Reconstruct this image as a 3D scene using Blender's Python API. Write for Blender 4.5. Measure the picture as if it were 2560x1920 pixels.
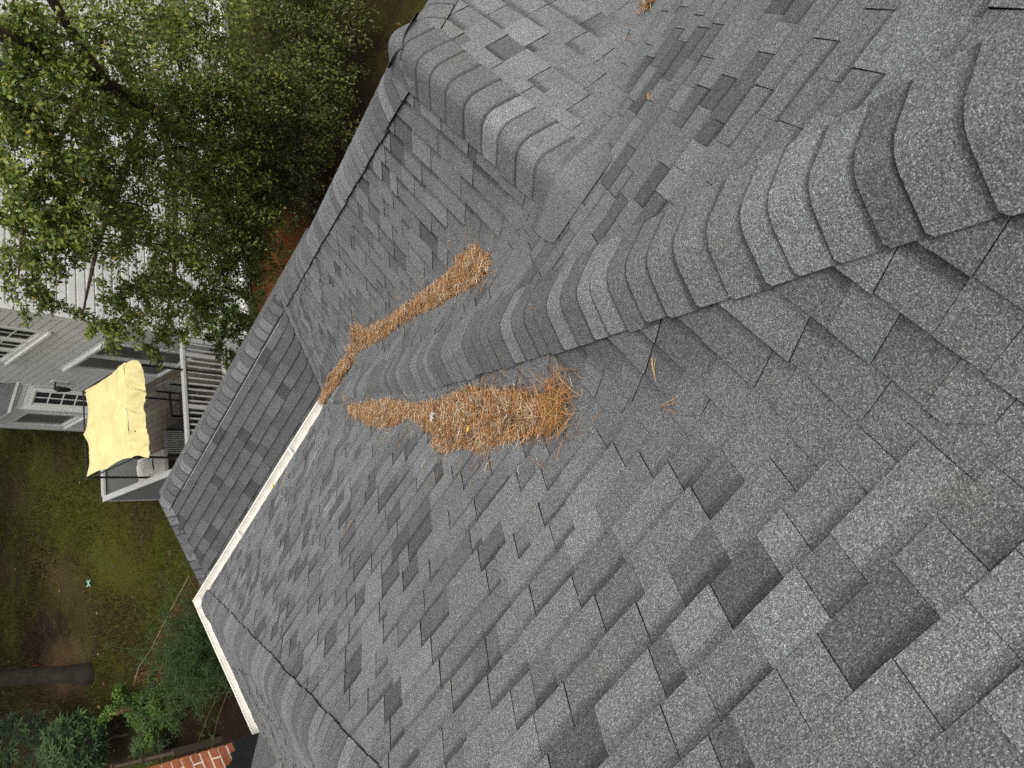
import bpy, math, random
import numpy as np
from mathutils import Vector, Matrix

sc = bpy.context.scene
for o in list(bpy.data.objects):
    bpy.data.objects.remove(o)
C = sc.collection
V = Vector

# ------------------------------------------------------------------ camera
cam_d = bpy.data.cameras.new('camera')
cam = bpy.data.objects.new('camera', cam_d)
C.objects.link(cam)
CAM = V((6.31, -4.606, 4.642))
cx_, cy_ = V((0.5543, -0.5656, -0.6107)), V((0.7612, 0.6410, 0.0972))
cz_ = cx_.cross(cy_).normalized()
cx_.normalize(); cy_ = cz_.cross(cx_)
cam.matrix_world = Matrix(((cx_.x, cy_.x, cz_.x, CAM.x), (cx_.y, cy_.y, cz_.y, CAM.y), (cx_.z, cy_.z, cz_.z, CAM.z), (0, 0, 0, 1)))
cam_d.sensor_width = 36.0
cam_d.lens = 1938.3 / 2560 * 36.0
cam_d.clip_start, cam_d.clip_end = 0.05, 2000
sc.camera = cam
cam_d.dof.use_dof = True; cam_d.dof.focus_distance = 3.4; cam_d.dof.aperture_fstop = 9.0     # a phone lens: slight softness near and far

# ------------------------------------------------------------------ sky, sun, exposure
SUN_TO = V((0.38, -0.28, 0.88)).normalized()
w = bpy.data.worlds.new('World'); sc.world = w; w.use_nodes = True
nt = w.node_tree
sky = nt.nodes.new('ShaderNodeTexSky'); sky.sky_type = 'NISHITA'; sky.sun_disc = False
sky.sun_elevation = math.asin(SUN_TO.z); sky.sun_rotation = math.atan2(SUN_TO.x, SUN_TO.y)
sky.air_density = 1.0; sky.dust_density = 5.0; sky.ozone_density = 0.6
hsv = nt.nodes.new('ShaderNodeHueSaturation'); hsv.inputs['Saturation'].default_value = 0.14   # cloud-covered sky: little blue
nt.links.new(sky.outputs[0], hsv.inputs['Color'])
nt.links.new(hsv.outputs[0], nt.nodes['Background'].inputs[0])
nt.nodes['Background'].inputs[1].default_value = 0.13
sd = bpy.data.lights.new('sun', 'SUN'); sd.energy = 1.4; sd.angle = math.radians(22); sd.color = (1, 0.965, 0.91)
so = bpy.data.objects.new('sun', sd); C.objects.link(so)
so.rotation_euler = SUN_TO.to_track_quat('Z', 'Y').to_euler(); so.location = (0, 0, 40)
vs = sc.view_settings
vs.view_transform = 'Standard'; vs.look = 'None'; vs.gamma = 1; vs.use_curve_mapping = False
vs.exposure = 0.6
sc.cycles.max_bounces = 6
sc.cycles.use_denoising = False

# ------------------------------------------------------------------ helpers
rng = np.random.default_rng(7)
random.seed(7)

def tag(o, label, cat, group=None):
    o['label'] = label; o['category'] = cat
    if group: o['group'] = group
    return o

def empty(name, loc, label=None, cat=None, group=None):
    o = bpy.data.objects.new(name, None); C.objects.link(o); o.location = loc
    o.empty_display_size = 0.2
    if label: tag(o, label, cat, group)
    return o

class MB:
    """collects vertices, faces, material indices and one tone/colour per vertex"""
    def __init__(s): s.v = []; s.f = []; s.m = []; s.c = []
    def add(s, vs, fs, mi=0, col=1.0):
        b = len(s.v); s.v += [tuple(p) for p in vs]
        cols = col if isinstance(col, list) else [col] * len(vs)
        s.c += [(x, x, x) if isinstance(x, (int, float)) else tuple(x) for x in cols]
        for k, f in enumerate(fs):
            s.f.append([b + i for i in f]); s.m.append(mi[k] if isinstance(mi, list) else mi)
    def box(s, x0, x1, y0, y1, z0, z1, mi=0, col=1.0, M=None):
        p = [V((x, y, z)) for z in (z0, z1) for y in (y0, y1) for x in (x0, x1)]
        if M: p = [M @ q for q in p]
        s.add(p, [(0, 2, 3, 1), (4, 5, 7, 6), (0, 1, 5, 4), (2, 6, 7, 3), (0, 4, 6, 2), (1, 3, 7, 5)], mi, col)
    def bar(s, a, b, w, h, mi=0, col=1.0, up=V((0, 0, 1))):
        a, b = V(a), V(b); d = (b - a).normalized(); x = d.cross(up)
        if x.length < 1e-4: x = d.cross(V((1, 0, 0)))
        x.normalize(); y = x.cross(d)
        p = [q + x * (w / 2 * i) + y * (h / 2 * j) for q in (a, b) for j in (-1, 1) for i in (-1, 1)]
        s.add(p, [(0, 1, 3, 2), (4, 6, 7, 5), (0, 4, 5, 1), (2, 3, 7, 6), (0, 2, 6, 4), (1, 5, 7, 3)], mi, col)
    def tube(s, pts, rad, n=6, mi=0, col=1.0, cap=True):
        pts = [V(p) for p in pts]; rings = []
        for i, p in enumerate(pts):
            d = (pts[min(i + 1, len(pts) - 1)] - pts[max(i - 1, 0)]).normalized()
            x = d.cross(V((0.3, 0.2, 0.93)))
            if x.length < 1e-3: x = d.cross(V((1, 0, 0)))
            x.normalize(); y = d.cross(x)
            r = rad[i] if isinstance(rad, (list, tuple)) else rad
            rings.append([p + (x * math.cos(2 * math.pi * k / n) + y * math.sin(2 * math.pi * k / n)) * r for k in range(n)])
        vs = [q for r in rings for q in r]
        fs = [(i * n + k, i * n + (k + 1) % n, (i + 1) * n + (k + 1) % n, (i + 1) * n + k) for i in range(len(pts) - 1) for k in range(n)]
        if cap: fs += [tuple(range(n - 1, -1, -1)), tuple((len(pts) - 1) * n + k for k in range(n))]
        s.add(vs, fs, mi, col)
    def build(s, name, mats, parent=None, smooth=False):
        me = bpy.data.meshes.new(name)
        me.from_pydata(s.v, [], s.f)
        for m in (mats if isinstance(mats, (list, tuple)) else [mats]): me.materials.append(m)
        me.polygons.foreach_set('material_index', s.m)
        if smooth: me.polygons.foreach_set('use_smooth', [True] * len(s.f))
        ca = me.color_attributes.new('tone', 'FLOAT_COLOR', 'POINT')
        ca.data.foreach_set('color', np.concatenate([np.array(s.c, float), np.ones((len(s.c), 1))], 1).ravel())
        me.update()
        o = bpy.data.objects.new(name, me); C.objects.link(o)
        if parent: 
            o.parent = parent
            o.matrix_parent_inverse = Matrix.Translation(-V(world_loc(parent)))
        return o

def world_loc(o):
    l = V(o.location)
    p = o.parent
    if p is not None:
        # children keep world coordinates: their own location is zero
        return (0, 0, 0) if l.length == 0 else tuple(l)
    return tuple(l)

def raw_mesh(name, verts, faces, cols, mat, parent=None, smooth=False):
    """fast mesh from numpy arrays; faces all of the same length"""
    me = bpy.data.meshes.new(name)
    n, k = faces.shape
    me.vertices.add(len(verts)); me.vertices.foreach_set('co', verts.astype(np.float32).ravel())
    me.loops.add(n * k); me.loops.foreach_set('vertex_index', faces.astype(np.int32).ravel())
    me.polygons.add(n); me.polygons.foreach_set('loop_start', np.arange(0, n * k, k, dtype=np.int32))
    me.polygons.foreach_set('loop_total', np.full(n, k, dtype=np.int32))
    me.materials.append(mat)
    ca = me.color_attributes.new('tone', 'FLOAT_COLOR', 'POINT')
    ca.data.foreach_set('color', np.concatenate([cols, np.ones((len(cols), 1))], 1).astype(np.float32).ravel())
    if smooth: me.polygons.foreach_set('use_smooth', [True] * n)
    me.update(calc_edges=True); me.validate()
    o = bpy.data.objects.new(name, me); C.objects.link(o)
    if parent:
        o.parent = parent; o.matrix_parent_inverse = Matrix.Translation(-V(world_loc(parent)))
    return o

# ------------------------------------------------------------------ materials
def mat(name):
    m = bpy.data.materials.new(name); m.use_nodes = True
    return m, m.node_tree, m.node_tree.nodes['Principled BSDF']
def N(nt, t, **kw):
    n = nt.nodes.new(t)
    for k, v in kw.items():
        if k in n.inputs: n.inputs[k].default_value = v
        else: setattr(n, k, v)
    return n
def ramp(nt, stops):
    r = nt.nodes.new('ShaderNodeValToRGB'); el = r.color_ramp.elements
    while len(el) < len(stops): el.new(0.5)
    for e, (p, c) in zip(el, stops):
        e.position = p; e.color = (c, c, c, 1) if isinstance(c, (int, float)) else (*c, 1)
    return r
def mixc(nt, mode, f, a, b):
    m = nt.nodes.new('ShaderNodeMix'); m.data_type = 'RGBA'; m.blend_type = mode
    if isinstance(f, (int, float)): m.inputs[0].default_value = f
    else: nt.links.new(f, m.inputs[0])
    for s, k in ((a, 6), (b, 7)):
        if isinstance(s, tuple): m.inputs[k].default_value = (*s, 1)
        else: nt.links.new(s, m.inputs[k])
    return m.outputs[2]

def simple(name, col, rough=0.6, noise=0.15, scale=6.0, metallic=0.0, attr=False, bump=0.0, spec=0.4):
    m, nt, b = mat(name)
    tc = N(nt, 'ShaderNodeTexCoord')
    nz = N(nt, 'ShaderNodeTexNoise', Scale=scale, Detail=6.0, Roughness=0.65)
    nt.links.new(tc.outputs['Object'], nz.inputs['Vector'])
    r = ramp(nt, [(0.25, 1 - noise), (0.75, 1 + noise * 0.6)]); nt.links.new(nz.outputs[0], r.inputs[0])
    out = mixc(nt, 'MULTIPLY', 1.0, col, r.outputs[0])
    if attr:
        a = N(nt, 'ShaderNodeVertexColor', layer_name='tone'); out = mixc(nt, 'MULTIPLY', 1.0, out, a.outputs[0])
    nt.links.new(out, b.inputs['Base Color'])
    b.inputs['Roughness'].default_value = rough; b.inputs['Metallic'].default_value = metallic
    b.inputs['Specular IOR Level'].default_value = spec
    if bump:
        bp = N(nt, 'ShaderNodeBump', Strength=bump, Distance=0.02); nt.links.new(nz.outputs[0], bp.inputs['Height']); nt.links.new(bp.outputs[0], b.inputs['Normal'])
    return m

def shingle_mat():
    m, nt, b = mat('granule_shingle')
    tc = N(nt, 'ShaderNodeTexCoord')
    a = N(nt, 'ShaderNodeVertexColor', layer_name='tone')
    def vor(s):
        v = N(nt, 'ShaderNodeTexVoronoi', Scale=s); nt.links.new(tc.outputs['Object'], v.inputs['Vector'])
        sp = N(nt, 'ShaderNodeSeparateColor'); nt.links.new(v.outputs['Color'], sp.inputs[0]); return v, sp.outputs[0]
    v1, c1 = vor(680.0)
    r1 = ramp(nt, [(0.0, 0.20), (0.4, 0.60), (0.72, 1.0), (0.9, 1.6), (1.0, 3.3)]); nt.links.new(c1, r1.inputs[0])
    v2, c2 = vor(210.0)
    r2 = ramp(nt, [(0.0, 0.80), (1.0, 1.22)]); nt.links.new(c2, r2.inputs[0])
    nz = N(nt, 'ShaderNodeTexNoise', Scale=2.3, Detail=5.0, Roughness=0.6); nt.links.new(tc.outputs['Object'], nz.inputs['Vector'])
    r3 = ramp(nt, [(0.3, (0.92, 0.925, 0.93)), (0.7, (1.06, 1.06, 1.055))]); nt.links.new(nz.outputs[0], r3.inputs[0])
    col = mixc(nt, 'MULTIPLY', 1.0, (0.157, 0.161, 0.163), a.outputs[0])
    nz2 = N(nt, 'ShaderNodeTexNoise', Scale=0.9, Detail=7.0, Roughness=0.7, Distortion=0.6); nt.links.new(tc.outputs['Object'], nz2.inputs['Vector'])
    r4 = ramp(nt, [(0.32, (0.93, 0.925, 0.91)), (0.5, (1.0, 1.0, 1.0)), (0.7, (1.04, 1.045, 1.05))]); nt.links.new(nz2.outputs[0], r4.inputs[0])
    nz3 = N(nt, 'ShaderNodeTexNoise', Scale=7.0, Detail=5.0, Roughness=0.7); nt.links.new(tc.outputs['Object'], nz3.inputs['Vector'])
    r5 = ramp(nt, [(0.58, (1.0, 1.0, 1.0)), (0.75, (1.12, 1.07, 0.98))]); nt.links.new(nz3.outputs[0], r5.inputs[0])
    for r in (r1, r2, r3, r4, r5): col = mixc(nt, 'MULTIPLY', 1.0, col, r.outputs[0])
    nt.links.new(col, b.inputs['Base Color'])
    b.inputs['Roughness'].default_value = 0.82; b.inputs['Specular IOR Level'].default_value = 0.35
    bp = N(nt, 'ShaderNodeBump', Strength=0.35, Distance=0.0015); nt.links.new(c1, bp.inputs['Height']); nt.links.new(bp.outputs[0], b.inputs['Normal'])
    return m

def leaf_mat(name, rough=0.5, trans=0.35):
    m, nt, b = mat(name)
    a = N(nt, 'ShaderNodeVertexColor', layer_name='tone')
    nt.links.new(a.outputs[0], b.inputs['Base Color']); b.inputs['Roughness'].default_value = rough
    b.inputs['Specular IOR Level'].default_value = 0.35
    t = N(nt, 'ShaderNodeBsdfTranslucent'); mx = N(nt, 'ShaderNodeMixShader'); mx.inputs[0].default_value = trans
    tint = mixc(nt, 'MULTIPLY', 1.0, a.outputs[0], (1.1, 1.25, 0.6)); nt.links.new(tint, t.inputs[0])
    out = nt.nodes['Material Output']
    nt.links.new(b.outputs[0], mx.inputs[1]); nt.links.new(t.outputs[0], mx.inputs[2]); nt.links.new(mx.outputs[0], out.inputs[0])
    return m

def attr_mat(name, rough=0.7, spec=0.3):
    m, nt, b = mat(name)
    a = N(nt, 'ShaderNodeVertexColor', layer_name='tone'); nt.links.new(a.outputs[0], b.inputs['Base Color'])
    b.inputs['Roughness'].default_value = rough; b.inputs['Specular IOR Level'].default_value = spec
    return m

M_SH = shingle_mat()
M_EDGE = simple('cut_asphalt_edge', (0.012, 0.012, 0.012), 0.9, 0.2, 40, spec=0.1)
M_NEEDLE = attr_mat('dry_pine_needle', 0.6, 0.35)
M_LEAF = leaf_mat('tree_leaf')
M_SHRUB = leaf_mat('shrub_leaf', 0.55, 0.3)
M_BARK = simple('bark', (0.075, 0.05, 0.035), 0.9, 0.55, 14, bump=0.8)
M_BARK2 = simple('mossy_dark_bark', (0.020, 0.016, 0.009), 0.95, 0.75, 5, bump=1.0)
M_WHITE = simple('white_gutter_paint', (0.66, 0.645, 0.575), 0.45, 0.22, 7)
M_TRIM = simple('white_trim_paint', (0.56, 0.56, 0.535), 0.5, 0.12, 5)
M_SIDING = simple('white_vinyl_siding', (0.52, 0.52, 0.50), 0.5, 0.10, 3)
M_BLACK = simple('black_flashing', (0.012, 0.014, 0.015), 0.55, 0.3, 6)
M_DARKMETAL = simple('black_metal', (0.012, 0.012, 0.012), 0.4, 0.2, 10, spec=0.5)
M_ALU = simple('bare_aluminium', (0.62, 0.62, 0.60), 0.4, 0.2, 20, metallic=0.2)
M_DECKSHEET = simple('roof_felt', (0.03, 0.03, 0.03), 0.9, 0.2, 10)

# ------------------------------------------------------------------ our house: roof geometry (metres; x along the long gutter, -y uphill)
tL, tR, tM, tC, tF, tA = 0.6892, 0.808, 0.872, 0.838, 0.6734, 0.68
xE, xE2, xB, yJ = 2.773, 3.3816, 6.0011, -1.3296
yA, zA, xAend = 2.21, -0.64, -0.78
zB = tC * (xB - xE2); yT = -zB / tR
xK = xE2 + zA / tC
kL = (yA - yJ) / (xB - xK)          # plan run of the hip from the junction to the lower ridge
tEnd = tC / kL
GROUND = -5.2

house = empty('shingled_house', (0, 0, GROUND), 'grey shingled house roof with hips, valleys and white gutters filling the foreground', 'house')
walls = MB()
walls.box(0.35, 11, -9, -0.32, GROUND, -0.25)
walls.box(3.2, 8.6, -0.3, 1.9, GROUND, -1.2)
walls.box(-1.3, 3.1, 0.55, 3.4, GROUND, -2.0)
walls.build('wall', simple('house_wall', (0.35, 0.33, 0.30), 0.8, 0.2, 5), house)

def clip(poly, a, b, d):
    """keep a*x+b*y<=d; poly of (x,y) tuples"""
    out = []
    n = len(poly)
    for i in range(n):
        p, q = poly[i], poly[(i + 1) % n]
        fp, fq = a * p[0] + b * p[1] - d, a * q[0] + b * q[1] - d
        if fp <= 0: out.append(p)
        if (fp < 0 < fq) or (fq < 0 < fp):
            s = fp / (fp - fq); out.append((p[0] + (q[0] - p[0]) * s, p[1] + (q[1] - p[1]) * s))
    return out

EXPO = 0.143
# valley lines in plan: (point, unit normal, strength m, half width)
def vline(p, d, m, wd, ln=99):
    l = math.hypot(*d); return (p[0], p[1], -d[1] / l, d[0] / l, m, wd, ln)
VAL1 = vline((xE2, 0), (tR / tC, -1), 1.15, 0.16, math.hypot(xB - xE2, yT))
VAL2 = vline((xE, 0), (tL / tM, -1), 1.1, 0.16)
VAL3 = vline((xB, yT), (1, tC / tR), 1.15, 0.16)
VALA = vline((xK, yA), (-tA / tC, -1), 1.0, 0.12)

def fillet(x, y, vals):
    z = 0
    for px, py, nx, ny, m, wd, ln in vals:
        d = abs((x - px) * nx + (y - py) * ny); al = (x - px) * ny - (y - py) * nx
        f = min(1, max(0, (al + 0.1) / 0.2), max(0, (ln + 0.1 - al) / 0.2))
        if d < wd and f > 0: z += f * m / (4 * wd) * (wd - d) ** 2
    return z

class Slope:
    def __init__(s, name, o, g, t, hps, vals=(), tabs=True, dark=1.0, off=0.0):
        s.name, s.g, s.t, s.hps, s.vals, s.dark = name, g, t, hps, vals, dark
        s.o = o; s.h = (-g[1], g[0]); s.cs = 1 / math.hypot(1, t); s.sn = t * s.cs
        s.n = V((-g[0] * s.sn, -g[1] * s.sn, s.cs))
        big = [(-30, -30), (30, -30), (30, 30), (-30, 30)]
        for hp in hps: big = clip(big, *hp)
        s.poly = big
        s.tabs = tabs; s.off = off
    def pq(s, x, y):
        dx, dy = x - s.o[0], y - s.o[1]
        return dx * s.h[0] + dy * s.h[1], (dx * s.g[0] + dy * s.g[1]) / s.cs
    def xy(s, p, q):
        r = q * s.cs
        return s.o[0] + p * s.h[0] + r * s.g[0], s.o[1] + p * s.h[1] + r * s.g[1]
    def pt(s, x, y, h=0.0):
        z = s.o[2] + ((x - s.o[0]) * s.g[0] + (y - s.o[1]) * s.g[1]) * s.t
        return V((x, y, z + fillet(x, y, s.vals))) + s.n * h

Y0, X1 = -6.6, 8.8
HM = 0.045     # slopes stop this far short of hips and ridges; the caps bridge them
SL = [
    Slope('L', (0, 0, 0), (0, -1), tL, [(-1, -tL / tF, -HM * 1.4), (1, tL / tM, xE), (0, 1, 0.025), (0, -1, -Y0)], [VAL2]),
    Slope('M', (xE, 0, 0), (1, 0), tM, [(-1, -tL / tM, -xE), (1, tR / tM, xE - HM * 1.4), (0, -1, -Y0)], [VAL2]),
    Slope('R', (0, 0, 0), (0, -1), tR, [(-1, -tR / tM, -xE - HM * 1.4), (1, 0, xB), (tC / tR, 1, xE2 * tC / tR), (0, 1, 0.025), (0, -1, -Y0)], [VAL1, VAL3]),
    Slope('R', (0, 0, 0), (0, -1), tR, [(-1, 0, -xB), (-1, -tR / tM, -xE - HM * 1.4), (1, 0, X1), (-tC / tR, 1, -(zB + tC * xB) / tR), (0, -1, -Y0)], [VAL3, VAL1], off=0.0),
    Slope('C', (xE2, 0, 0), (1, 0), tC, [(1, 0, xB - HM), (-tC / tR, -1, -xE2 * tC / tR), (0, 1, 0), (kL, 1, yJ + xB * kL - HM * 1.4)], [VAL1]),
    Slope('C', (xE2, 0, 0), (1, 0), tC, [(0, -1, 0), (-1, tA / tC, -(xE2 + (zA - tA * yA) / tC)), (kL, 1, yJ + xB * kL - HM * 1.4), (0, 1, yA)], [VALA]),
    Slope('D', (xB + zB / tC, 0, 0), (-1, 0), tC, [(-1, 0, -xB - HM), (tC / tR, -1, (zB + tC * xB) / tR), (-1, 1, yJ - xB - HM * 1.4), (1, 0, X1)], [VAL3]),
    Slope('F', (0, 0, 0), (1, 0), tF, [(-1, 0, 0.025), (1, tL / tF, -HM * 1.4), (0, -1, -Y0)], []),
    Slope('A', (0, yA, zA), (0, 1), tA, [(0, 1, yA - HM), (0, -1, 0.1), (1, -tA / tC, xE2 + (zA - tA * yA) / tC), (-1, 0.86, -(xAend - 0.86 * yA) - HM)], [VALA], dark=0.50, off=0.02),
    Slope('end', (xB, yJ, zB), (0, -1), tEnd, [(0, -1, -yJ), (-kL, -1, -(yJ + xB * kL) - HM), (1, -1, xB - yJ - HM), (0, 1, 2.6)], tabs=False),
    Slope('Aback', (0, yA, zA), (0, -1), tA, [(0, -1, -yA), (0, 1, 3.6), (1, 0, xK + 0.3), (-1, -0.86, -(xAend + 0.86 * yA) + 1.72 * yA * 0)], tabs=False),
    Slope('Aend', (xAend, yA, zA), (1, 0), tA / 0.86, [(1, -0.86, xAend - 0.86 * yA), (1, 0.86, xAend + 0.86 * yA), (-1, 0, 2.6), (0, -1, 0.1), (0, 1, 3.6)], tabs=False),
]

def in_view(p):
    d = p - CAM; z = -d.dot(cz_)
    if z < 0.3: return None
    u, v = d.dot(cx_) / z * 1938.3, d.dot(cy_) / z * 1938.3
    return (u, v, z) if abs(u) < 1310 and abs(v) < 990 else None

tab_list = []       # (score, slope object, MB)
def make_tab(sl, p0, p1, q0, raised, tone, band):
    L = EXPO + 0.03
    hb = (0.0078 if raised else 0.0042) * (2.6 if sl.name == 'A' else 1.0) * random.uniform(0.85, 1.2)
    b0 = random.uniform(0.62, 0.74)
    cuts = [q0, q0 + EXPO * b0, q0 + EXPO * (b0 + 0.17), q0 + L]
    mb = MB(); area = 0
    jag = [random.uniform(-0.0025, 0.0025) for _ in range(2)]
    for k in range(3):
        qa, qb = cuts[k], cuts[k + 1]
        ja = jag if k == 0 else (0, 0)
        polys = [[sl.xy(p0, qa + ja[0]), sl.xy(p1, qa + ja[1]), sl.xy(p1, qb), sl.xy(p0, qb)]]
        for hp in sl.hps:
            polys = [c for c in (clip(p, *hp) for p in polys) if len(c) > 2]
        for px, py, nx, ny, m, wd, ln in sl.vals:
            for off in (-0.12, -0.08, -0.04, 0, 0.04, 0.08, 0.12):
                d = px * nx + py * ny + off
                nxt = []
                for p in polys:
                    e = [nx * x + ny * y - d for x, y in p]
                    if min(e) < -1e-4 and max(e) > 1e-4:
                        nxt += [c for c in (clip(p, nx, ny, d), clip(p, -nx, -ny, -d)) if len(c) > 2]
                    else: nxt.append(p)
                polys = nxt
        for p in polys:
            top, bot, cols = [], [], []
            for x, y in p:
                pp, q = sl.pq(x, y); f = min(max((q - q0) / 0.19, 0), 1)
                h = hb * (1 - f) + 0.0008
                top.append(sl.pt(x, y, h)); bot.append(sl.pt(x, y, -0.004))
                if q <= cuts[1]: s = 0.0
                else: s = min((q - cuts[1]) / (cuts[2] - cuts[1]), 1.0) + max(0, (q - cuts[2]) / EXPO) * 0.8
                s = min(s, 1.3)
                tv = tone * (1 - band * s)  # band: printed dark line, deepened with painted shade below the next butt edge
                for px, py, nx, ny, m, wd, ln in sl.vals:      # the strips woven through a valley are all one even grey
                    dv = abs((x - px) * nx + (y - py) * ny); al = (x - px) * ny - (y - py) * nx
                    if -0.1 < al < ln + 0.1 and dv < 0.20: tv = tv + (0.93 * sl.dark - tv) * (1 - dv / 0.20) ** 0.6
                cols.append(tv)
            n = len(p)
            a2 = sum(p[i][0] * p[(i + 1) % n][1] - p[(i + 1) % n][0] * p[i][1] for i in range(n))
            if abs(a2) < 1e-6: continue
            if a2 < 0: top.reverse(); bot.reverse(); cols.reverse()
            if k < 2: area += abs(a2)
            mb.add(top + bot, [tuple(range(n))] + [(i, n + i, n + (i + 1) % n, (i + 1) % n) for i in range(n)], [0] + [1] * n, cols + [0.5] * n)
    if not mb.f: return
    cen = sum((V(v) for v in mb.v), V()) / len(mb.v)
    iv = in_view(cen)
    score = -1
    if iv:
        d = (CAM - cen); face = d.normalized().dot(sl.n)
        if face > 0.02: score = area * face / d.length_squared
    tab_list.append((score, sl, mb))

for si, sl in enumerate(SL):
    m = MB()
    n = len(sl.poly)
    pts = sl.poly
    sub = MB()
    zoff = -0.010 if sl.tabs else 0.0
    base = [sl.o[2] + ((x - sl.o[0]) * sl.g[0] + (y - sl.o[1]) * sl.g[1]) * sl.t for x, y in pts]
    sub.add([V((x, y, z)) + sl.n * zoff for (x, y), z in zip(pts, base)] + [V((x, y, z)) + sl.n * (zoff - 0.04) for (x, y), z in zip(pts, base)],
            [tuple(range(n)), tuple(range(2 * n - 1, n - 1, -1))] + [(i, n + i, n + (i + 1) % n, (i + 1) % n) for i in range(n)], 0, 0.9)
    sl.ob = sub.build('roof_slope', M_DECKSHEET if sl.tabs else M_SH, house)
    if not sl.tabs: continue
    ps = [sl.pq(x, y) for x, y in sl.poly]
    pmin, pmax = min(p for p, q in ps), max(p for p, q in ps)
    qmin, qmax = min(q for p, q in ps), max(q for p, q in ps)
    k0, k1 = math.floor((qmin - sl.off) / EXPO), math.ceil((qmax - sl.off) / EXPO)
    R_ = random.Random(100 + si if sl.name not in 'RC' else 103)
    for k in range(k0, k1 + 1):
        q0 = k * EXPO + sl.off
        rr = random.Random(hash((sl.name, k)) if False else (ord(sl.name[0]) * 1000 + k))
        p = -12 - rr.random() * 0.4; raised = rr.random() < 0.5
        while p < pmax:
            if sl.name == 'A': wd = rr.choice([0.14, 0.17, 0.2, 0.24, 0.3]) ; raised_h = True
            else: wd = rr.choice([0.085, 0.11, 0.14, 0.16, 0.19, 0.22, 0.26]) if raised else rr.choice([0.07, 0.1, 0.13, 0.16, 0.2])
            tone = (rr.gauss(1.05, 0.09) if raised else rr.gauss(0.93, 0.08))
            if not raised and rr.random() < 0.34: tone *= rr.uniform(0.56, 0.76)
            if raised and rr.random() < 0.10: tone *= 0.84
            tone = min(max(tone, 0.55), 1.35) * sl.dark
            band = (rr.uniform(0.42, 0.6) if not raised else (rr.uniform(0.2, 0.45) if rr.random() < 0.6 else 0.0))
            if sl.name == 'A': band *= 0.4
            if p + wd > pmin and p < pmax:
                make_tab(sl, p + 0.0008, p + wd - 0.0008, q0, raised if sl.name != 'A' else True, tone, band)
            p += wd; raised = not raised
            if sl.name == 'A' : pass
            elif rr.random() < 0.10: raised = not raised

tab_list.sort(key=lambda t: -t[0])
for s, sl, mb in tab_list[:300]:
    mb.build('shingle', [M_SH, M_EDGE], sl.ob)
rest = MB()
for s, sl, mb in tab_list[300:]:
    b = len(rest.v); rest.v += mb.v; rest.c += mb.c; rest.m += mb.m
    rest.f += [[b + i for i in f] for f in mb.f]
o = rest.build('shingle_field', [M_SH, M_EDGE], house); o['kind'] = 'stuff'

# ---- hip and ridge cap shingles, each one a part
def plane_n(g, t):
    return V((-g[0] * t, -g[1] * t, 1)).normalized()
def caps(p0, p1, n1, n2, side1, wd=0.15, rad=0.07, lift=0.010, dark=1.0, emin=0.10, emax=0.155, seed=1, skip=0.0, label=None):
    """caps from p0 (low end) to p1; n1/n2 normals of the two slopes, side1 points to slope 1"""
    r = random.Random(seed)
    p0, p1 = V(p0), V(p1); u = (p1 - p0); T = u.length; u.normalize()
    s1 = u.cross(n1).normalized(); s1 *= 1 if s1.dot(side1) > 0 else -1
    s2 = u.cross(n2).normalized(); s2 *= 1 if s2.dot(side1) < 0 else -1
    def sec(d, h):
        if d > rad: return s1 * d + n1 * h
        if d < -rad: return s2 * (-d) + n2 * h
        tt = (d + rad) / (2 * rad); nn = (n2 * (1 - tt) + n1 * tt).normalized()
        return s2 * rad * (1 - tt) ** 2 + s1 * rad * tt ** 2 + nn * h
    t = skip
    while t < T - 0.03:
        ex = r.uniform(emin, emax)
        L = min(ex + 0.05, T - t + 0.02); ex = min(ex, L * 0.9); w_ = wd * r.uniform(0.96, 1.04); sk = r.uniform(-0.006, 0.006)
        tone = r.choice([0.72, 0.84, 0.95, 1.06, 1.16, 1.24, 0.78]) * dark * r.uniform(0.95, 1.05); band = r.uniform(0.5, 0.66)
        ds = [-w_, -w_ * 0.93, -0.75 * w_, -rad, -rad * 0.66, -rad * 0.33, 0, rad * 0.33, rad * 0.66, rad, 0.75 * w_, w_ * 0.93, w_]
        vsn = [(0, 0, 1), (ex * 0.78, 0.52, 1), (ex * 0.90, 0.62, 1 - band), (L, 1.0, 1 - band)]  # upper end darkened: shade beside the next cap's butt, painted into the tone
        vv, cc = [], []
        for v, f, tn in vsn:
            for d in ds:
                ch = 0.014 if abs(d) > 0.99 * w_ and v == 0 else 0
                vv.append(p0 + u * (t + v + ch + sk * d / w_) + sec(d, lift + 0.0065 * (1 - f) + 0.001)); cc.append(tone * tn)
        nb = len(ds)
        fs = [(i * nb + j, i * nb + j + 1, (i + 1) * nb + j + 1, (i + 1) * nb + j) for i in range(3) for j in range(nb - 1)]
        mi = [0] * len(fs)
        b = len(vv)
        for d in ds:     # butt thickness
            ch = 0.014 if abs(d) > 0.99 * w_ else 0
            vv.append(p0 + u * (t + ch + sk * d / w_) + sec(d, lift - 0.006)); cc.append(0.5)
        fs += [(j, b + j, b + j + 1, j + 1) for j in range(nb - 1)]; mi += [1] * (nb - 1)
        for e in (0, nb - 1):   # long side edges
            b2 = len(vv)
            for v, f, tn in vsn: vv.append(p0 + u * (t + v) + sec(ds[e], lift - 0.010)); cc.append(0.5)
            for i in range(3):
                fs.append((i * nb + e, b2 + i, b2 + i + 1, (i + 1) * nb + e)); mi.append(1)
        mb = MB(); mb.add(vv, fs, mi, cc)
        mb.build('cap_shingle', [M_SH, M_EDGE], house, smooth=False)
        t += ex

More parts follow.
